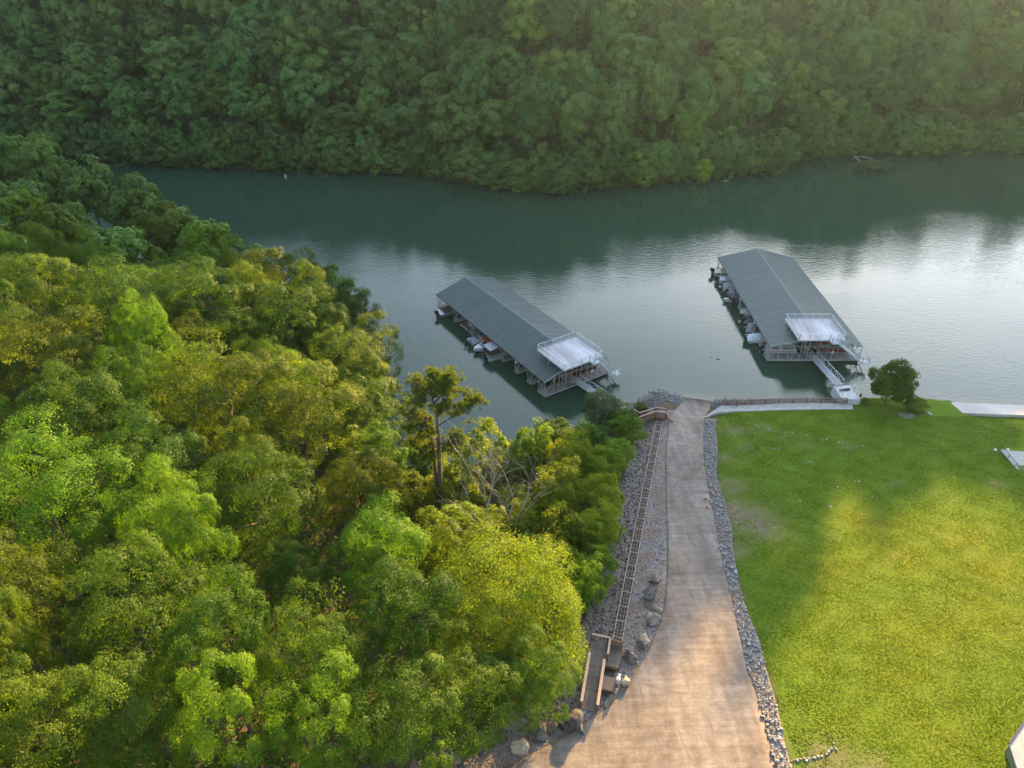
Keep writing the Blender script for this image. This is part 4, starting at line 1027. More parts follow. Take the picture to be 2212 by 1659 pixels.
# a few reddish rocks in the band
RD = [(1527, 1064), (1533, 1050), (1540, 1068), (1524, 1080), (1545, 1062), (1536, 1085), (1529, 1100)]
rmesh = mesh_np('red_rock', SMALL[0][0] * np.array([1.1, .85, .65]), SMALL[0][1], M['red_rock'])
for u, v in RD:
    p = gp(u, v + rnd.uniform(-3, 3)); s = rnd.uniform(.28, .4)
    tag(link('red_rock', rmesh, None, p + Vector((0, 0, .22)), (rnd.uniform(-.4, .4), .2, rnd.uniform(0, 6)), (s, s, s)), 'rusty red rock among the grey stones beside the upper ramp', 'stone', 'red rocks in the stone band')
GP = inside(120000, GL, RL, 900, 1720, -20, 30, 20, 98)
gs = R.uniform(.035, .115, len(GP)); uu, vv_, _ = proj(GP[:, 0], GP[:, 1], GP[:, 2])
t_ = (uu - uv_edge(GL, vv_)) / np.maximum(uv_edge(RL, vv_) - uv_edge(GL, vv_), 1)
keep = R.random(len(GP)) < np.where(t_ < .55, .38, .16); gs = gs * np.where(t_ < .55, 1.7, 1.0)
o = scatter_mesh('gravel_rubble', (GP + np.array([0, 0, .03]))[keep], gs[keep], M['shale'], ICO0); tag(o, 'dark broken shale and gravel on both sides of the tram track', 'gravel', None, 'stuff')
# shore riprap
x = R.uniform(14, 56, 22000); y = R.uniform(88, 101, 22000); d = sd_near(x, y)
u_, v_, _ = proj(x, y, H(x, y)); pv_ = np.interp(u_, [p[0] for p in PT], [p[1] for p in PT])
ok = (d > -1.0) & ((d < 3.2) | (x > 33)) & ~((u_ > uv_edge(RL, v_) - 2) & (u_ < uv_edge(RR, v_) + 2) & (v_ > 846)) & ((x < 29) | (v_ < pv_ + 2)) & (x < 54); x, y = x[ok], y[ok]; k = R.random(len(x)) < .8; x, y = x[k], y[k]
o = scatter_mesh('shore_riprap', np.stack([x, y, np.maximum(H(x, y), -.1) + .05], -1), R.uniform(.08, .20, len(x)), M['stone'], SMALL); tag(o, 'grey rocks along the waterline beside the ramp and below the fence', 'stones', None, 'stuff')
# pale stones lying in the lawn
ZL = lambda x, y: S(2100 + x * .4069, 1050 + y * .4069)
lm_ = mesh_np('lawn_stone', SMALL[1][0] * np.array([1.2, .9, .45]), SMALL[1][1], M['stone'])
for x, y in ((120, 468), (160, 470), (215, 470), (280, 483), (300, 490), (385, 503), (372, 515), (490, 537), (520, 533), (545, 536), (645, 556), (610, 566), (410, 650), (435, 655), (450, 650), (760, 588), (790, 583), (880, 605), (905, 604),
             (1045, 632), (1075, 645), (1100, 655), (655, 742), (675, 745), (1000, 885), (1020, 888), (870, 930), (800, 1064), (820, 1068), (290, 1160), (300, 1178), (320, 1160), (370, 1195), (410, 1220), (140, 1185), (1115, 995), (1150, 1015), (600, 1028), (1700, 1025)):
    p = gp(*ZL(x, y)); s = rnd.uniform(.12, .24); tag(link('lawn_stone', lm_, None, p + Vector((0, 0, .01)), (0, 0, rnd.uniform(0, 6)), (s, s, s)), 'pale stone half sunk in a bare spot of the lawn', 'stone', 'pale stones in the lawn')
ZB = lambda x, y: S(2200 + x * .3918, 1600 + y * .3918)
pts = [(320, 1605), (345, 1600), (370, 1598), (400, 1595), (430, 1592), (460, 1588), (475, 1582), (500, 1580), (530, 1575), (560, 1562), (580, 1545), (590, 1530), (605, 1520), (620, 1500), (618, 1478), (635, 1525), (480, 1592), (300, 1612), (350, 1612), (410, 1608)]
for x, y in pts:
    p = gp(*ZB(x, y)); s = rnd.uniform(.09, .19); tag(link('lawn_stone', lm_, None, p + Vector((0, 0, .06)), (0, 0, rnd.uniform(0, 6)), (s, s, s * 1.4)), 'white stone in the short curved row leading off the riprap into the lawn', 'stone', 'white stones in a curved row on the lawn')
m = MB(); p = gp(*ZL(1368, 412)); ring = [(1.3 * math.cos(t) * (1 + .1 * math.sin(3 * t)), .95 * math.sin(t)) for t in np.linspace(0, 6.283, 22)[:-1]]
vs = [(x, y, float(H(p.x + x, p.y + y)) - p.z + .03) for x, y in ring]; m.add(vs + [(0, 0, .05)], [(i, (i + 1) % 21, 21) for i in range(21)])
tag(m.build('gravel_patch', M['gravel'], None, False, p), kind='structure')
p, q = gp(*S(2713, 1208), .1), gp(*S(2729, 1216), .1); m = MB(); m.tube([p, q], .12, 8); tag(m.build('drain_pipe', M['sign'], None, True), 'short white drain pipe at the corner of the seawall slab', 'pipe')
for (x, y), l in (((2000, 664), 'white round stone left of the grey patio corner'), ((2090, 662), 'white round stone behind the grey patio corner')):
    p = gp(*ZL(x, y)); tag(link('white_stone', mesh_np('white_stone', SMALL[1][0] * .3, SMALL[1][1], M['sign']), None, p + Vector((0, 0, .12))), l, 'stone')

# grey patio at the right of the lawn and the raised terrace corner
zt = gp(2166, 974).z + .45
cn = [Vector((*at(u, v, zt), zt)) for u, v in ((2164, 972), (2330, 984), (2330, 1150), (2226, 1048))]
o0 = cn[0].copy(); pt = thing('patio', 'grey patio slab with low black mesh fence at the right edge of the lawn', 'patio', o0)
m = MB(); c4 = [c - o0 for c in cn]; m.add(c4 + [c - Vector((0, 0, 1.2)) for c in c4], [(0, 1, 2, 3), (0, 4, 5, 1), (1, 5, 6, 2), (2, 6, 7, 3), (3, 7, 4, 0)]); m.build('slab', M['patio'], pt)
m = MB(); m.bar(c4[0] + Vector((0, 0, .04)), c4[3] + Vector((0, 0, .04)), .35, .16); m.build('kerb', M['concrete_white'], pt)
mb = MB(); railing(mb, [c4[0] + Vector((-.1, 0, .1)), c4[3] + Vector((-.1, 0, .1))], .55, 1.8, .3, pr=.012); mb.build('mesh_fence', M['black_steel'], pt)
zt = gp(2181, 1606).z + 1.3
A = Vector((*at(2180, 1606, zt), zt)); B = Vector((*at(2214, 1556, zt), zt)); C = Vector((*at(2198, 1662, zt), zt))
e1 = (B - A).normalized() * 9; e2 = (C - A).normalized() * 9
rt = thing('raised_terrace', 'grey raised terrace corner with a dark edge and block wall below the lawn', 'terrace', A)
m = MB(); c4 = [Vector((0, 0, 0)), e1, e1 + e2, e2]; m.add(c4 + [c - Vector((0, 0, .14)) for c in c4], [(0, 1, 2, 3), (7, 6, 5, 4), (0, 4, 5, 1), (1, 5, 6, 2), (2, 6, 7, 3), (3, 7, 4, 0)]); m.build('slab', M['patio'], rt)
m = MB(); m.bar(Vector((0, 0, .03)), e1 + Vector((0, 0, .03)), .14, .10); m.build('edge_trim', M['black_steel'], rt)
i1 = (e1 + e2).normalized() * .12; bw_ = [c.lerp((e1 + e2) / 2, .02) for c in c4]
m = MB(); m.add([c - Vector((0, 0, .142)) for c in bw_] + [c - Vector((0, 0, 2.6)) for c in bw_], [(0, 4, 5, 1), (1, 5, 6, 2), (2, 6, 7, 3), (3, 7, 4, 0)]); m.build('block_wall', M['wall_block'], rt)

# ------------------------------------------------------------------ trees
def unit(a): return a / np.maximum(np.linalg.norm(a, axis=-1, keepdims=True), 1e-6)
def leaf_mesh(name, C, Nn, size, mat, rng, tint, asp=.55):
    n = len(C); nr = unit(Nn); t = unit(np.cross(nr, rng.normal(size=(n, 3)))); b = np.cross(nr, t)
    s = (size * rng.uniform(.65, 1.35, n))[:, None] if np.ndim(size) == 0 else size[:, None]
    v = np.stack([C - t * s, C + b * s * asp + nr * s * .18, C + t * s, C - b * s * asp + nr * s * .18], 1).reshape(-1, 3)
    f = np.arange(4 * n).reshape(n, 4)
    return mesh_np(name, v, f, mat, False, dict(tint=np.repeat(np.clip(tint, 0, 1), 4)))
def crown(seed, Rr, zb, zt, nb, ns, nl, leaf, mat, droop=0.0, low=-.55, fill=.62, asp=.55, ragged=.25, subr=.42, brad=.42, rn=.55, boughn=.25, lt=.10):
    rng = np.random.default_rng(seed); zc = zb + .46 * (zt - zb); hz = (zt - zb) / 2
    k = np.arange(nb) + .5; ph = k * 2.39996 + rng.uniform(0, 6); cz = low + (1 - low) * (k / nb)
    cz = np.clip(cz + rng.normal(0, .08, nb), -1, .98); rr = np.sqrt(1 - cz ** 2)
    d = np.stack([np.cos(ph) * rr, np.sin(ph) * rr, cz], -1); sc = rng.uniform(1 - ragged, 1 + ragged * .6, nb)[:, None]
    B = d * sc * fill * np.array([Rr, Rr, hz]) + np.array([0, 0, zc])
    rb = Rr * brad * rng.uniform(.65, 1.35, nb)
    B = np.concatenate([B, [[0, 0, zc]]]); rb = np.append(rb, Rr * .45); d = np.concatenate([d, [[0, 0, 1]]]); nb += 1
    sd = unit(rng.normal(size=(nb, ns, 3)) + d[:, None] * 1.0 + np.array([0, 0, .35]))
    Sx = B[:, None] + sd * (rb[:, None] * rng.uniform(.7, 1.08, (nb, ns)))[..., None] * np.array([1, 1, .85])
    rs = rb[:, None] * subr * rng.uniform(.7, 1.35, (nb, ns))
    ld = unit(rng.normal(size=(nb, ns, nl, 3)) + sd[:, :, None] * .9 + np.array([0, 0, .35]))
    P = Sx[:, :, None] + ld * (rs[..., None] * rng.uniform(.45, 1.1, (nb, ns, nl)))[..., None]
    P[..., 2] -= droop * rng.random((nb, ns, nl)) ** 2
    Nn = ld * .8 + sd[:, :, None] * boughn + rng.normal(size=P.shape) * rn + np.array([0, 0, .3])
    tint = .5 + rng.normal(0, .16, (nb, 1, 1)) + rng.normal(0, .20, (nb, ns, 1)) + rng.normal(0, lt, (nb, ns, nl))
    me = leaf_mesh('crown', P.reshape(-1, 3), Nn.reshape(-1, 3), leaf, mat, rng, tint.ravel(), asp)
    return me, B, zc
def trunk(seed, B, zc, r0, mat, zstart=.45, nlimb=7, lean=.4):
    rng = random.Random(seed); m = MB(); top = Vector((rng.uniform(-lean, lean), rng.uniform(-lean, lean), zc + 1.2))
    mid = Vector((rng.uniform(-lean, lean) * .6, rng.uniform(-lean, lean) * .6, zc * .5))
    m.tube([(0, 0, -.8), (0, 0, .25), mid, top], [r0 * 1.5, r0 * 1.1, r0 * .8, r0 * .25], 7)
    ids = list(range(len(B))); rng.shuffle(ids)
    for i in ids[:nlimb]:
        t = rng.uniform(zstart, .92); s = Vector((0, 0, 0)).lerp(mid, min(1, t * 2)) if t < .5 else mid.lerp(top, (t - .5) * 2)
        e = Vector(B[i]); k = s.lerp(e, .5) + Vector((rng.uniform(-.3, .3), rng.uniform(-.3, .3), .3))
        m.tube([s, k, e], [r0 * .42, r0 * .28, r0 * .1], 5)
    return m.mesh('trunk', mat, True)

NEARP = []
for i, (nb, ns, nl, lf, zb_, low) in enumerate([(27, 15, 92, .088, 5.0, -.7), (23, 16, 98, .09, 6.5, -.55), (31, 14, 86, .085, 4.0, -.8), (21, 17, 100, .09, 6, -.5), (33, 14, 80, .085, 3.5, -.85), (25, 15, 94, .088, 5.5, -.6)]):
    c, B_, zc = crown(11 + i, 5, zb_, 18, nb, ns, nl, lf, M['leaf'], low=low, fill=.74, ragged=.42, brad=.325, rn=.30, boughn=.45); NEARP.append((c, trunk(31 + i, B_, zc, .24, M['bark'], nlimb=12)))
LOWP = []
for i in range(3):
    c, B_, zc = crown(41 + i, 5, .8, 18, 34, 13, 84, .108, M['leaf'], low=-.92, fill=.74, ragged=.4, brad=.325, rn=.30, boughn=.45); LOWP.append((c, trunk(44 + i, B_, zc, .22, M['bark'], .25, 12)))
SMALLP = []
for i in range(3):
    c, B_, zc = crown(61 + i, 3, .8, 8, 13, 12, 60, .15, M['leaf_bright'], droop=.3, low=-.85, asp=.4, ragged=.35); SMALLP.append((c, trunk(71 + i, B_, zc, .11, M['bark'], .2, 8)))
FARP = []
for i, (nb, ns, nl) in enumerate([(26, 12, 34), (22, 13, 36), (30, 11, 32), (20, 14, 38), (28, 11, 34), (24, 12, 36)]):
    c, B_, zc = crown(81 + i, 5, 1.8 + i % 3, 18, nb, ns, nl, .36, M['leaf_far'], low=-.85, ragged=.42, fill=.74, brad=.36, rn=.22, boughn=.7, lt=.07); FARP.append((c, trunk(91 + i, B_, zc, .24, M['bark'])))
MIDP = []
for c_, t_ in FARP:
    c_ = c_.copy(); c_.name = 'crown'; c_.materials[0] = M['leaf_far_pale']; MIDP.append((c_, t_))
def override(o, mat):
    o.material_slots[0].link = 'OBJECT'; o.material_slots[0].material = mat
def tree(name, label, cat, group, proto, loc, Rr, Hh, nomR, nomH, mat=None, rz=None):
    t = thing(name, label, cat, loc, rnd.uniform(0, 6.28) if rz is None else rz, group)
    sc = (Rr / nomR, Rr / nomR, Hh / nomH)
    c = link('crown', proto[0], t, (0, 0, 0), (0, 0, 0), sc); link('trunk', proto[1], t, (0, 0, 0), (0, 0, 0), sc)
    if mat: override(c, mat)
    return t
def seat_tree(u, v, Hh, frac=.62):      # base of a tree whose crown middle shows at u, v
    z = 15.0
    for _ in range(60):
        x, y = at(u, v, z); g = max(float(H(x, y)), 0.0); z = .6 * z + .4 * (g + frac * Hh)
    return Vector((float(x), float(y), g - .1)), float(np.hypot(np.hypot(x, y), z - CAM_Z))

NG = 'trees of the wood on the near shore'
OL, BR_, LM, GR = M['leaf_olive'], M['leaf_bright'], M['leaf_lime'], None
KEY = [
 (655, 600, 58, 17, GR, 'dark tree at the cove edge, fourth back from its outer corner'), (745, 655, 58, 14, GR, 'full green tree leaning over the cove water'), (690, 690, 66, 17, GR, 'sunlit crown between the cove corner and the wood'), (805, 735, 50, 14, OL, 'golden green small crown dipping to the cove water'),
 (8, 350, 75, 22, GR, 'tall shaded tree at the far left edge where wood meets hillside'), (95, 362, 72, 22, GR, 'tall shaded tree at the far tip, second from the left edge'), # u, v, crown px radius, height, material, label
 (40, 430, 82, 20, GR, 'sunlit green tree at the left edge of the near wood, beside the shaded far crowns'),
 (185, 395, 80, 20, GR, 'broad shaded green tree at the far tip of the near wood'),
 (285, 445, 62, 18, GR, 'shaded tree overhanging the water at the far end of the near wood'),
 (400, 515, 62, 17, GR, 'blue green shaded tree on the water side of the near wood'),
 (350, 500, 70, 18, OL, 'olive layered tree standing among shaded green crowns'),
 (120, 520, 105, 20, OL, 'large yellow green crown near the left edge'),
 (245, 540, 75, 19, GR, 'sunlit crown between the olive layered tree and the left edge'),
 (512, 580, 58, 16, GR, 'dark green tree leaning over the cove beyond the wood'),
 (450, 555, 56, 19, LM, 'bright lime topped tree rising out of darker crowns'),
 (60, 650, 105, 20, OL, 'wide golden olive crown at the left edge'),
 (240, 655, 100, 20, GR, 'rounded mid green crown inside the wood, left of the lime topped tree'),
 (425, 655, 95, 20, GR, 'broad sunlit crown below the lime topped tree'),
 (570, 615, 62, 18, OL, 'thin olive pine like tree near the cove edge'),
 (705, 625, 66, 16, GR, 'tree at the outer corner of the cove, trunk at the waterline'),
 (620, 700, 78, 18, GR, 'sunlit crown just inside the cove corner'),
 (760, 790, 80, 17, OL, 'golden green crown hanging over the cove across from the angled dock'),
 (490, 850, 140, 22, OL, 'largest golden crown in the middle of the near wood'),
 (650, 900, 105, 20, OL, 'wide sunlit crown to the right of the largest golden one'),
 (120, 770, 100, 20, OL, 'golden crown at the left above a dark gap with a bare trunk'),
 (780, 880, 72, 16, GR, 'sunlit tree at the cove edge, just left of the tall pine'),
 (100, 1080, 125, 21, LM, 'large vivid green tree at the left edge, lower half of the wood'),
 (410, 1190, 72, 20, LM, 'narrow lime green tree standing up from a dark hollow'),
 (560, 1080, 100, 19, GR, 'dark green crown between hollow and golden crown'),
 (780, 1060, 80, 15, OL, 'olive brown shaded crown left of the tall pine trunk'),
 (830, 1180, 92, 17, LM, 'bright green crown below the tall pine'),
 (880, 1360, 105, 17, GR, 'mid green crown left of the yellow green tree'),
 (290, 1330, 105, 20, GR, 'dark shaded crown below the narrow lime tree'),
 (480, 1410, 95, 19, GR, 'green crown in the lower wood above the bright lime one'),
 (680, 1420, 88, 18, GR, 'dense green crown left of the mid green one'),
 (480, 1560, 82, 18, LM, 'bright lime crown at the bottom of the wood'),
 (690, 1560, 88, 17, LM, 'fresh green crown at the bottom, right of the bright lime one'),
 (60, 1600, 90, 18, OL, 'yellowish crown at the bottom left corner'),
 (250, 1560, 95, 17, GR, 'shaded crown at the bottom left beside the yellowish one'),
 (880, 1560, 105, 15, GR, 'full green crown above the gravel at the bottom'),
 (1010, 1490, 95, 14, GR, 'green crown left of the gravel bank and below the yellow tree'),
 (1150, 1470, 75, 12, GR, 'green tree hanging over the leaf litter beside the walkway'),
 (15, 1410, 60, 21, OL, 'lit crown poking in at the lower left edge'),
 (170, 920, 90, 19, GR, 'shaded crown beside the dark gap at the left'),
 (320, 1020, 95, 19, GR, 'deep green crown left of the dark hollow'),
]
placed = []
for i, (u, v, pr, hh, mt, lab) in enumerate(KEY):
    b, dist = seat_tree(u, v, hh); Rr = min(pr / FPX * dist * 1.02, 5.4 if b.y > 118 else 7.2)
    tree('broadleaf_tree', lab, 'tree', NG, (MIDP[i % 6] if b.y > 122 else LOWP[i % 3] if any(w in lab for w in ('cove', 'water')) else NEARP[i % 6]), b, Rr, hh, 5, 18, mt); placed.append((b.x, b.y, Rr))
# the yellow tree beside the station
cY, BY, zcY = crown(5, 7.1, 1.6, 15.5, 24, 20, 110, .105, BR_, droop=.9, low=-.9, fill=.60, asp=.5, ragged=.2, subr=.36)
bY, dY = seat_tree(1104, 1318, 15, .56)
tY = thing('broadleaf_tree', 'big bright yellow green tree overhanging the tram station walkway', 'tree', bY, 0.6, NG)
link('crown', cY, tY); link('trunk', trunk(77, BY, zcY, .26, M['bark']), tY); placed.append((bY.x, bY.y, 6))
# edge trees and shrubs beside the track
SG = 'small trees between the wood and the tram track'
EDGEK = [(1300, 1015, 44, 6.5, BR_, 'yellow green sapling clump beside the middle of the tram track'), (1238, 985, 50, 8, BR_, 'broad leaved bright sapling below the grey willow shrub'),
 (1330, 975, 36, 5, LM, 'fresh green bush close to the upper track'), (1352, 925, 34, 4.5, LM, 'green bush below the boardwalk'), (1280, 945, 38, 6, GR, 'dark green bush between willow shrub and bright saplings'),
 (1195, 935, 40, 6, GR, 'dark green fan leaved bush at the waterline left of the willow shrub'), (1310, 1075, 46, 7, BR_, 'bright sapling leaning towards the tram track'),
 (1292, 1140, 48, 7.5, BR_, 'rounded yellow green sapling above the lower track'), (1215, 1060, 55, 9, BR_, 'gold tipped sapling right of the dead grey tree'),
 (1230, 1150, 50, 9, OL, 'olive shaded sapling behind the rounded yellow green one'), (1285, 1215, 42, 6.5, LM, 'green sapling beside the lower tram track'), (1255, 1265, 42, 7, LM, 'green sapling hugging the big yellow tree'),
 (1040, 965, 55, 10, BR_, 'vine covered bright tree at the water, right of the tall pine'), (1150, 960, 45, 8, LM, 'green tree at the cove behind the dead grey tree'),
 (1045, 1150, 55, 6, BR_, 'yellow sapling tucked against the left foot of the dead grey tree'), (1120, 1160, 50, 5.5, BR_, 'yellow sapling tucked against the right foot of the dead grey tree'),
 (985, 1040, 55, 8, BR_, 'yellow green sapling at the foot of the tall pine'), (1000, 1130, 55, 6.5, BR_, 'yellow green sapling left of the dead grey tree'), (1170, 1110, 50, 6.5, BR_, 'bright sapling below the dead grey tree'),
 (905, 985, 45, 8, GR, 'dark bush by the water left of the tall pine'), (870, 1060, 50, 8, OL, 'olive bush left of the pine trunks'), (930, 1165, 60, 9, BR_, 'yellow green sapling below the tall pine'),
 (1200, 1210, 50, 8, BR_, 'bright sapling joining the yellow tree on its upper right')]
for i, (u, v, pr, hh, mt, lab) in enumerate(EDGEK):
    b, dist = seat_tree(u, v, hh, .55); Rr = pr / FPX * dist * 1.05
    t = tree('small_tree', lab, 'tree', SG, SMALLP[i % 3], b, Rr, hh, 3, 8, mt or M['leaf']); placed.append((b.x, b.y, Rr * .7))
cW, BW_, zcW = crown(9, 3.0, .2, 7, 18, 14, 90, .12, M['leaf_willow'], droop=.25, low=-.9, asp=.3)
b, dist = seat_tree(1300, 880, 6.6, .5); t = thing('willow_shrub', 'grey green willowy shrub hiding the gangway of the angled dock', 'shrub', b, 1.0, SG)
link('crown', cW, t, (0, 0, 0), (0, 0, 0), (.95, .95, .95)); link('trunk', trunk(15, BW_, zcW, .12, M['bark'], .15, 8), t)
b, dist = seat_tree(1345, 905, 4.5, .5); tree('small_tree', 'dark green bush between the willow shrub and the boardwalk', 'shrub', SG, SMALLP[1], b, 2.3, 4.8, 3, 8, M['leaf'])
b = gp(1383, 893); tree('shrub', 'small olive bush poking up behind the boardwalk rail', 'shrub', SG, SMALLP[2], b, 1.0, 2.0, 3, 8, OL)
# lone tree on the lawn edge, bush at the slab
b = gp(1912, 874); cL, BL, zcL = crown(21, 3.3, .9, 7.6, 17, 15, 80, .15, M['leaf'], low=-.7, asp=.45, ragged=.22)
t = thing('lone_tree', 'round green tree standing alone at the edge of the lawn', 'tree', b, .3); c = link('crown', cL, t); link('trunk', trunk(22, BL, zcL, .14, M['bark'], .15, 9), t)
b = gp(1975, 884); tree('low_bush', 'low leafy bush spilling over the corner of the seawall slab', 'shrub', None, SMALLP[0], b + Vector((0, .4, 0)), 1.9, 1.9, 3, 8, LM)
b = gp(1868, 872); tree('grass_clump', 'thin grassy clump on the bank between abutment and lone tree', 'shrub', None, SMALLP[1], b, .7, 1.2, 3, 8, OL)
# tall pine with twin trunks
def pine(seed, limbs, stems, label, base, group):
    rng = np.random.default_rng(seed); t = thing('pine_tree', label, 'tree', base, 0, group); m = MB()
    for s in stems: m.tube(s[0], s[1], 8)
    C = []; Nn = []; tint = []
    for (a, e, rad) in limbs:
        a = Vector(a); e = Vector(e); k = a.lerp(e, .55) + Vector((0, 0, -.35)); m.tube([a, k, e], [.11, .08, .03], 5)
        npad = int(9 + rad * 7)
        for _ in range(npad):
            f = rng.uniform(.45, 1.1); c0 = np.array(a.lerp(e, f)) + rng.normal(size=3) * np.array([rad * .42, rad * .42, rad * .20])
            mid = a.lerp(e, min(1, f * .9)); m.tube([mid, c0], [.03, .012], 4)
            for _ in range(5):
                c1 = c0 + rng.normal(size=3) * np.array([.34, .34, .12]); d = unit(rng.normal(size=(46, 3)) + np.array([0, 0, .55]))
                C.append(c1 + d * .20); Nn.append(d); tint.append(np.full(46, .45 + rng.normal() * .25))
    m.build('trunk', M['bark_pine'], t, True)
    C = np.concatenate(C); D = np.concatenate(Nn); n = len(C); s = rng.uniform(.11, .20, n)[:, None]
    sd = unit(np.cross(D, rng.normal(size=(n, 3))))
    v = np.stack([C - D * s * .8, C + sd * s * .16, C + D * s, C - sd * s * .16], 1).reshape(-1, 3)
    link('needles', mesh_np('needles', v, np.arange(4 * n).reshape(n, 4), M['needle'], False, dict(tint=np.repeat(np.clip(np.concatenate(tint), 0, 1), 4))), t)
    return t
pb = gp(957, 1112)
def PX(u, v, dy=0.0):                   # a point of the pine at photo place u, v, dy metres deeper
    dx, dyy, dz = ray(u, v); t = (pb.y + dy) / dyy; return Vector((dx * t, pb.y + dy, CAM_Z + dz * t)) - pb
_s1 = [Vector((0, 0, -.5)), PX(951, 1050), PX(948, 960), PX(945, 905), PX(935, 860), PX(930, 830)]
_s2 = [Vector((-.5, .2, -.5)), PX(943, 1040, .3), PX(936, 970, .3), PX(930, 930, .3), PX(918, 890, .3)]
LIMB = [(947, 920, 1010, 868, -.5, 1.5), (1000, 878, 1030, 862, -.8, 1.3), (946, 935, 905, 900, .8, 1.5), (940, 880, 895, 850, -.8, 1.5), (935, 860, 955, 820, .5, 1.6), (932, 840, 905, 825, .0, 1.4), (938, 870, 975, 822, -.6, 1.5),
        (935, 850, 985, 838, 1.0, 1.4), (947, 950, 895, 925, -1.0, 1.5), (930, 925, 880, 880, .5, 1.5), (947, 960, 985, 940, .5, 1.2), (948, 965, 905, 955, 1.0, 1.3), (930, 830, 940, 805, 0, 1.2), (930, 835, 970, 808, -.5, 1.2), (950, 985, 920, 985, -.6, 1.2), (949, 975, 985, 965, -1.0, 1.0), (944, 900, 965, 870, -1.5, 1.2), (925, 900, 892, 955, .2, 1.3)]
pine(3, [(PX(a, b), PX(c, d, e), r) for a, b, c, d, e, r in LIMB], [(_s1, [.36, .30, .25, .20, .14, .07]), (_s2, [.30, .25, .2, .14, .08])], 'tall bare trunked pine standing against the cove water', pb, NG)
m = MB(); a, b = PX(985, 1115, -1), PX(940, 1060, -.5); m.tube([a, a.lerp(b, .5) + Vector((0, 0, .2)), b], [.10, .08, .03], 5)
tag(m.build('leaning_limb', M['bark_dead'], None, True, pb), 'pale broken limb leaning against the foot of the tall pine', 'branch')
# dead bare tree
def dead(seed, base, stems, label, group, depth=4):
    rng = random.Random(seed); t = thing('dead_tree', label, 'tree', base, 0, group)
    def grow(m, p, d, ln, r, lv):
        pts = [p]; q = p.copy(); dd = d.copy()
        for _ in range(4):
            dd = (dd + Vector((rng.uniform(-.22, .22), rng.uniform(-.22, .22), rng.uniform(-.08, .16)))).normalized(); q = q + dd * ln / 4; pts.append(q.copy())
        m.tube(pts, [r, r * .85, r * .7, r * .58, r * .45], 6 if lv < 2 else 4)
        if lv >= depth: return
        for i in range(3 if lv < 3 else 2):
            j = rng.choice([2, 3, 4, 4]); a = Vector((rng.uniform(-1, 1), rng.uniform(-1, 1), rng.uniform(-.2, .7)))
            grow(m, pts[j], (dd * .9 + a * .75).normalized(), ln * rng.uniform(.5, .72), r * .5, lv + 1)
    for s, d, ln, r in stems:
        m = MB(); grow(m, Vector(s), Vector(d).normalized(), ln, r, 0); m.build('stem', M['bark_dead'], t, True)
db = gp(1085, 1205); 
dead(4, db, [((0, 0, 0), (-.05, .1, 1), 8.6, .10), ((.3, 0, 0), (.30, .15, 1), 8.0, .09), ((-.2, .1, 0), (-.5, .2, .9), 8.2, .085), ((.1, .3, 0), (.12, .3, 1), 8.0, .085), ((-.1, -.1, 0), (-.6, .2, .9), 7.6, .08)], 'dead grey leafless tree with many stems amid yellow saplings', NG, 5)
db = gp(690, 1640); dead(8, db + Vector((0, 0, 1)), [((0, 0, 0), (.1, 0, 1), 6, .12), ((0, 0, 0), (-.4, .1, 1), 5, .1)], 'bare dead branches between crowns at the bottom of the wood', NG, 3)

# fill the near wood
def edge_u(v): return np.interp(v, [780, 860, 930, 1000, 1100, 1200, 1300, 1400, 1480, 1560, 1620, 1700, 1900], [1200, 1230, 1250, 1240, 1190, 1150, 1110, 1090, 1080, 960, 850, 700, 400])
FILL_LAB = {0: 'green broadleaf crown filling the near wood between its taller trees', 1: 'olive broadleaf crown filling the near wood between its taller trees', 2: 'lime green broadleaf crown filling the near wood between its taller trees'}
cand = np.stack([R.uniform(-150, 14, 9000), R.uniform(16, 172, 9000)], -1); cz = H(cand[:, 0], cand[:, 1]); cdn = sd_near(cand[:, 0], cand[:, 1])
cu, cv, cdp = proj(cand[:, 0], cand[:, 1], cz); tu, tv, _ = proj(cand[:, 0], cand[:, 1], cz + 14)
okc = (cdn > 2.2) & ~((cand[:, 0] > 0) & (cand[:, 1] > 72)) & (tu > -260) & (tv < 1900) & (cu < edge_u(np.clip(cv, 780, 1900)))
fills = 0
SHORT = []
for u, v, pr, hh, mt, lab in KEY:
    SHORT.append((u, v, ' '.join(lab.split(',')[0].split()[:8])))
USED = set()
def rel_label(col, u, v):
    for a, b, n in sorted(SHORT, key=lambda q: (q[0] - u) ** 2 + (q[1] - v) ** 2)[:6]:
        du, dv = u - a, v - b
        w = ('right of' if du > 0 else 'left of') if abs(du) > abs(dv) else ('just below' if dv > 0 else 'just above')
        l = f'{col} crown {w} the {n}'
        while l.split()[-1] in ('at', 'the', 'of', 'to', 'in', 'left', 'edge,', 'and', 'over', 'out', 'among', 'from', 'rising', 'between', 'beside', 'a', 'where', 'lower', 'outer', 'its', 'middle', 'fourth', 'standing', 'below', 'above', 'with', 'hanging', 'dipping', 'leaning', 'inside', 'just', 'far', 'cove'): l = ' '.join(l.split()[:-1])
        if l not in USED and len(l.split()) <= 16:
            USED.add(l); return l
    return None
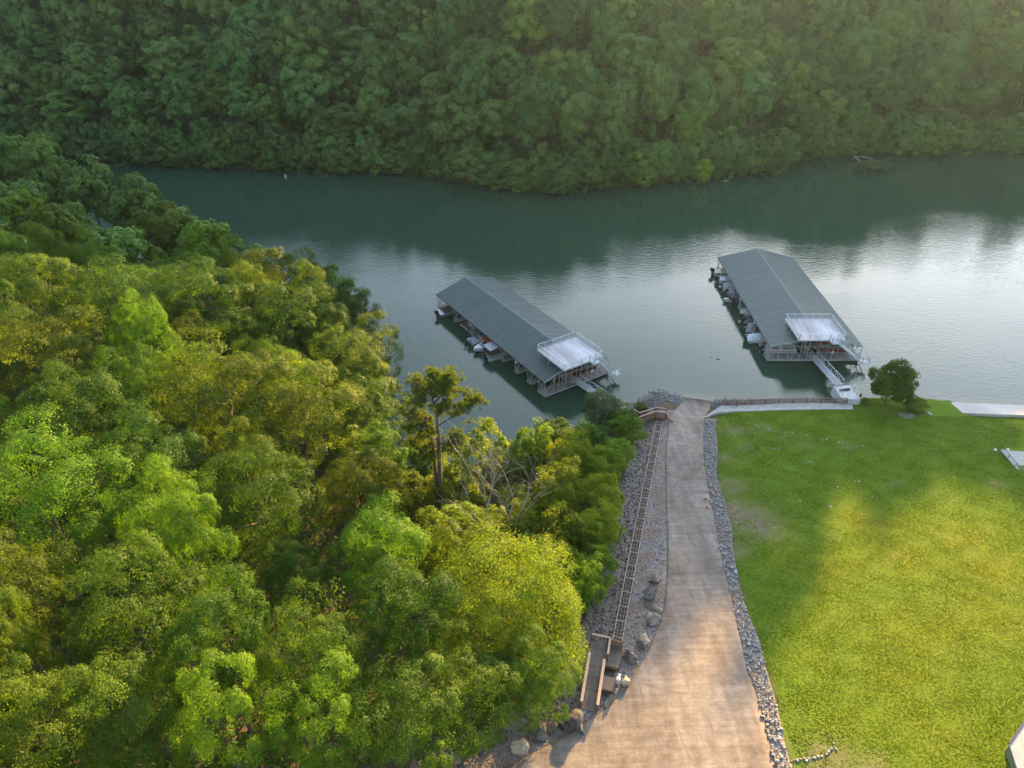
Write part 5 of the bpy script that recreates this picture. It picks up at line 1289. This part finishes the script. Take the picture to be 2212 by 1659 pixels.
for (x, y), z, d_, u_, v_ in zip(cand[okc], cz[okc], cdn[okc], cu[okc], cv[okc]):
    glade = 905 < u_ < 1340 and 880 < v_ < 1330
    Rr = rnd.uniform(3.4, 4.8) if d_ > 5 else rnd.uniform(2.4, 3.2)
    if any((x - a) ** 2 + (y - b) ** 2 < ((1.06 if y < 80 else .92) * (Rr * .8 + c * .8)) ** 2 for a, b, c in placed): continue
    ismall = d_ < 5; hh = rnd.uniform(10, 14) if ismall else rnd.uniform(10.5, 20.5)
    if y < 75 and x > -20: hh *= .72
    if glade:
        if v_ > 1215: continue
        tree('small_tree', 'low yellow green sapling in the glade around the dead grey tree', 'tree', SG, SMALLP[rnd.randrange(3)], (x, y, z - .1), 2.2, rnd.uniform(3, 5), 3, 8, BR_); placed.append((x, y, 2.0)); continue
    k = rnd.choices([0, 1, 2], [.50, .30, .20] if x < -12 else [.55, .15, .30])[0]
    u2, v2, _ = proj(x, y, z + hh * .6)
    tree('broadleaf_tree', rel_label(['green', 'olive', 'lime green'][k], float(u2), float(v2)) or FILL_LAB[k], 'tree', NG, MIDP[rnd.randrange(6)] if y > 122 else LOWP[rnd.randrange(3)] if d_ < 9 else NEARP[rnd.randrange(6)], (x, y, z - .1), Rr, hh, 5, 18, [None, OL, LM][k]); placed.append((x, y, Rr)); fills += 1
print('near fill trees', fills)

# the wooded hillside across the lake
FG = 'trees of the wooded hillside across the lake'
FLAB = ['broad', 'tightly clumped', 'many lobed', 'open crowned', 'tall dense', 'plain']
def where_far(u):
    for lim, n in ((300, 'above the near wood'), (520, 'left of the pale stump'), (720, 'behind the pale stump'), (980, 'right of the pale stump'), (1200, 'across from the angled dock'), (1430, 'across from the docks gap'),
                   (1590, 'around the lime green bank tree'), (1790, 'across from the right dock'), (1960, 'behind the fallen tree'), (9999, 'right of the fallen tree')):
        if u < lim: return n
fc = np.stack([R.uniform(-250, 270, 16000), R.uniform(190, 330, 16000)], -1); fd = fc[:, 1] - far_y(fc[:, 0]); fz = H(fc[:, 0], fc[:, 1])
tu, tv, tdp = proj(fc[:, 0], fc[:, 1], fz + 17); okf = (fd > -.6) & (fd < 96)
far = []; extra = []
grid = {}
for (x, y), z, d_, u_, v_ in zip(fc[okf], fz[okf], fd[okf], tu[okf], tv[okf]):
    Rr = rnd.uniform(3.2, 4.8) if d_ < 5 else rnd.uniform(4.6, 8.0); key = (int(x // 8), int(y // 8))
    if any((x - a) ** 2 + (y - b) ** 2 < (.71 * (Rr + c)) ** 2 for i in (-1, 0, 1) for j in (-1, 0, 1) for a, b, c in grid.get((key[0] + i, key[1] + j), [])): continue
    grid.setdefault(key, []).append((x, y, Rr)); hh = rnd.uniform(7.5, 13) if d_ < 5 else rnd.uniform(13, 24)
    vis = -90 < u_ < 2300 and v_ > -15
    (far if vis else extra).append((x, y, z, Rr, hh, d_))
xx = -150.0
while xx < 205:
    yy = float(far_y(xx)) + rnd.uniform(-.3, 1.6); far.append((xx, yy, max(float(H(xx, yy)), 0.0), rnd.uniform(3.2, 5.2), rnd.uniform(7, 14), 1.0)); xx += rnd.uniform(3.6, 6.2)
far.sort(key=lambda q: q[1])
print('far trees', len(far), 'beyond', len(extra))
for i, (x, y, z, Rr, hh, d_) in enumerate(far[:298]):
    k = rnd.randrange(6); pale = rnd.random() < .14; uu_ = float(proj(x, y, z + 10)[0])
    row = 'low' if d_ < 18 else 'midway' if d_ < 32 else 'high'; tone = 'pale green' if pale else 'green'
    lab = f'{FLAB[k]} {tone} tree {row} up the far hillside, {where_far(uu_)}' if d_ >= 5 else f'low {tone} {FLAB[k].split()[-1]} tree at the far waterline, {where_far(uu_)}'
    tree('hillside_tree', lab, 'tree', FG if d_ >= 5 else 'low trees along the far waterline', FARP[k], (x, y, z - (.3 if d_ >= 5 else .24 * hh)), Rr, hh * (1 if d_ >= 5 else 1.25), 5, 18, M['leaf_far_pale'] if pale else None)
extra += far[298:]
# the rest of the hill above the frame: one forest mass
def forest_mass(items):
    v = [(x, y, z - .3) for x, y, z, *_ in items]; me = bpy.data.meshes.new('forest'); me.from_pydata(v, [], [])
    a = me.attributes.new('sc', 'FLOAT', 'POINT'); a.data.foreach_set('value', [q[3] / 5 for q in items])
    a = me.attributes.new('rot', 'FLOAT', 'POINT'); a.data.foreach_set('value', [rnd.uniform(0, 6.28) for _ in items])
    me.materials.append(M['leaf_far']); o = link('hill_forest', me); tag(o, 'upper forest of the hillside across the lake', 'forest', None, 'stuff')
    ng = bpy.data.node_groups.new('forest', 'GeometryNodeTree'); ng.interface.new_socket('Geometry', in_out='INPUT', socket_type='NodeSocketGeometry'); ng.interface.new_socket('Geometry', in_out='OUTPUT', socket_type='NodeSocketGeometry')
    gi = ng.nodes.new('NodeGroupInput'); go = ng.nodes.new('NodeGroupOutput'); ip = ng.nodes.new('GeometryNodeInstanceOnPoints')
    src = link('hill_forest_source', FARP[0][0], None, (150, 300, float(H(150, 300)) - .3)); tag(src, 'upper forest of the hillside across the lake', 'forest', None, 'stuff')
    oi = ng.nodes.new('GeometryNodeObjectInfo'); oi.inputs[0].default_value = src; oi.inputs['As Instance'].default_value = True
    na = ng.nodes.new('GeometryNodeInputNamedAttribute'); na.data_type = 'FLOAT'; na.inputs[0].default_value = 'sc'
    nr = ng.nodes.new('GeometryNodeInputNamedAttribute'); nr.data_type = 'FLOAT'; nr.inputs[0].default_value = 'rot'
    cx = ng.nodes.new('ShaderNodeCombineXYZ')
    L = ng.links.new; L(gi.outputs[0], ip.inputs['Points']); L(oi.outputs['Geometry'], ip.inputs['Instance']); L(na.outputs[0], ip.inputs['Scale']); L(nr.outputs[0], cx.inputs[2]); L(cx.outputs[0], ip.inputs['Rotation']); L(ip.outputs[0], go.inputs[0])
    mod = o.modifiers.new('forest', 'NODES'); mod.node_group = ng
forest_mass(extra)
def on_bank(u, v, up=0): return Vector((*at(u, v, up), up))
p = on_bank(1508, 388, 0); p.z = max(0, float(H(p.x, p.y))) ; tree('waterline_tree', 'single vivid lime green tree at the far waterline', 'tree', None, SMALLP[0], p + Vector((0, -3.2, -.6)), 3.0, 8.5, 3, 8, M['leaf_neon'])
p = on_bank(1880, 366); t = thing('fallen_tree', 'fallen leafy tree lying in the water off the far bank', 'fallen tree', p)
cF, BF, zcF = crown(51, 3.2, -.5, 2.6, 12, 10, 40, .28, M['leaf_willow'], low=-.3); c = link('crown', cF, t, (0, 0, 0), (0, 0, 0), (1.5, .9, .8))
q = on_bank(1838, 341) - p; m = MB(); m.tube([q + Vector((0, 1, 1.2)), q.lerp(Vector((0, 0, 0)), .5) + Vector((0, 0, .5)), (0, 0, .3)], [.3, .22, .1], 6); m.build('trunk', M['bark_dead'], t, True)
p, q = on_bank(1848, 337, .6), on_bank(1895, 346, .1); m = MB(); m.tube([p, p.lerp(q, .5) + Vector((0, 0, .3)), q], [.14, .11, .05], 5); tag(m.build('bare_branch', M['bark_dead'], None, True), 'pale bare branch reaching over the water at the far bank', 'branch')
p = on_bank(617, 384); m = MB(); m.tube([p + Vector((0, 0, -.2)), p + Vector((.1, 0, .6)), p + Vector((.1, .1, 1.1))], [.5, .4, .15], 7); tag(m.build('water_stump', M['bark_dead'], None, True), 'pale stump standing in the water by the far bank', 'stump')
p = on_bank(1568, 392); m = MB(); m.tube([p + Vector((-.8, 0, 0)), p + Vector((0, 0, .35)), p + Vector((.9, .2, .1))], [.1, .16, .06], 6); tag(m.build('snag', M['bark_dead'], None, True), 'grey snag in the water right of the lime green bank tree', 'branch')

# ------------------------------------------------------------------ undergrowth below the trees
def undergrowth(name, label, x, y, hi, size, mat, seed):
    rng = np.random.default_rng(seed); z = H(x, y); n = len(x)
    lump = .5 + .5 * np.sin(x * .8 + 2 * np.sin(y * .5)) * np.sin(y * .9 + 1.5 * np.sin(x * .6))
    P = np.stack([x, y, z + rng.random(n) * hi * (.25 + lump)], -1)
    me = leaf_mesh(name, P, rng.normal(size=(n, 3)) * .6 + np.array([0, 0, .8]), size, mat, rng, np.clip(.3 + .4 * lump + rng.normal(0, .2, n), 0, 1))
    tag(link(name, me), label, None, None, 'stuff')
x = R.uniform(-150, 14, 400000); y = R.uniform(16, 172, 400000); z = H(x, y); d = sd_near(x, y); u, v, dp = proj(x, y, z)
ok = (d > .2) & (dp > 5) & (u > -200) & (v < 1850) & (u < np.interp(v, [780, 860, 930, 1000, 1100, 1200, 1300, 1400, 1480, 1560, 1620, 1700, 1900], [1300, 1330, 1350, 1350, 1330, 1300, 1260, 1200, 1170, 1060, 900, 720, 400]))
undergrowth('undergrowth', 'low green undergrowth beneath the near wood', x[ok][:150000], y[ok][:150000], 1.6, .22, M['leaf'], 5)
x = R.uniform(-190, 210, 150000); dd_ = 78 * R.uniform(0, 1, 150000) ** 1.4 + 1.2; y = far_y(x) + dd_
M['leaf_bank'] = leafmat('leaf_bank', (.040, .090, .022), (.075, .135, .032), (1.8, 2.0, .9), .22, 0, 0)
undergrowth('bank_undergrowth', 'low green undergrowth along the far bank', x, y, 2.8, .42, M['leaf_bank'], 6)

# ------------------------------------------------------------------ lawn grass
def lawn():
    n = 420000; x = R.uniform(24, 92, n); y = R.uniform(24, 97.5, n); z = H(x, y); u, v, d = proj(x, y, z)
    g = grass_mask(x, y, z); dt = blot(_dp, x, y); dr = blot(_yp, x, y)
    dp_ = sd_near(x, y); pv = np.interp(u, [p[0] for p in PB], [p[1] for p in PB])
    ok = (g > .5) & (d > 5) & (u > 1400) & (u < 2380) & (v < 1800) & (R.random(n) > dt * .95) & (dp_ > .6) & ~((u < S(2500, 0)[0]) & (v < pv + 1.5)) & ~((u > 1985) & (v < 899))
    ok &= ~((u > 2160) & (v > 968) & (v - 972 < (u - 2164) * 1.25) & (u < 2600))
    x, y, z, dr, dt = x[ok], y[ok], z[ok], dr[ok], dt[ok]; n = len(x)
    cl = .5 + .5 * np.sin(x * .9 + 1.7 * np.sin(y * .6)) * np.sin(y * 1.1 + 1.3 * np.sin(x * .5))
    hh = R.uniform(.02, .06, n) * (.6 + .9 * cl); a = R.uniform(0, 6.283, n); w = R.uniform(.05, .11, n)
    dx, dy = np.cos(a) * w, np.sin(a) * w; lx, ly = R.normal(0, .06, n), R.normal(0, .06, n)
    b = np.stack([x, y, z - .01], -1)
    V = np.stack([b - np.stack([dx, dy, 0 * dx], -1), b + np.stack([dx, dy, 0 * dx], -1), b + np.stack([dx * .5 + lx, dy * .5 + ly, hh], -1), b + np.stack([-dx * .5 + lx, -dy * .5 + ly, hh], -1)], 1).reshape(-1, 3)
    mow = .22 * np.sign(np.sin(y * 5.2)) * sstep(52, 60, x) * sstep(72, 78, y)
    tint = np.clip(.5 + mow + R.normal(0, .15, n) + .3 * (cl - .5), 0, 1)
    me = mesh_np('lawn_grass', V, np.arange(4 * n).reshape(n, 4), M['grass'], False, dict(tint=np.repeat(tint, 4), dry=np.repeat(np.clip(dr * R.uniform(.6, 1.2, n) + dt * .6, 0, 1), 4)))
    tag(link('lawn_grass', me), 'mown green lawn grass with dry yellow patches', 'grass', None, 'stuff'); print('grass', n)
def grassmat():
    m, nt, p = newmat('grass_blades')
    c = mixc(nt, attr(nt, 'tint'), (.076, .136, .007), (.112, .184, .010)); c = mixc(nt, attr(nt, 'dry'), c, (.25, .225, .010))  # blades repeat the painted sunlight and parched spots of the ground
    nt.links.new(c, p.inputs['Base Color']); p.inputs['Roughness'].default_value = .7; p.inputs['Specular IOR Level'].default_value = .15
    tl = N(nt, 'ShaderNodeBsdfTranslucent'); nt.links.new(mixc(nt, 1.0, c, (2.2, 1.9, .8), 'MULTIPLY'), tl.inputs[0]); mx = N(nt, 'ShaderNodeMixShader'); mx.inputs[0].default_value = .35
    nt.links.new(p.outputs[0], mx.inputs[1]); nt.links.new(tl.outputs[0], mx.inputs[2]); nt.links.new(mx.outputs[0], nt.nodes['Material Output'].inputs[0]); return m
M['grass'] = grassmat(); lawn()

# ------------------------------------------------------------------ hazy evening air
def haze():
    m = bpy.data.materials.new('haze'); m.use_nodes = True; nt = m.node_tree; nt.nodes.clear(); out = nt.nodes.new('ShaderNodeOutputMaterial'); v = nt.nodes.new('ShaderNodeVolumePrincipled')
    v.inputs['Color'].default_value = (.60, .84, 1.0, 1); v.inputs['Density'].default_value = HAZE; v.inputs['Anisotropy'].default_value = .62; nt.links.new(v.outputs[0], out.inputs['Volume'])
    b = MB(); b.box(-345, 365, -140, 395, -8, 118); tag(b.build('haze', m), 'thin warm haze in the valley air', None, None, 'stuff')
HAZE = 0.00006
haze()
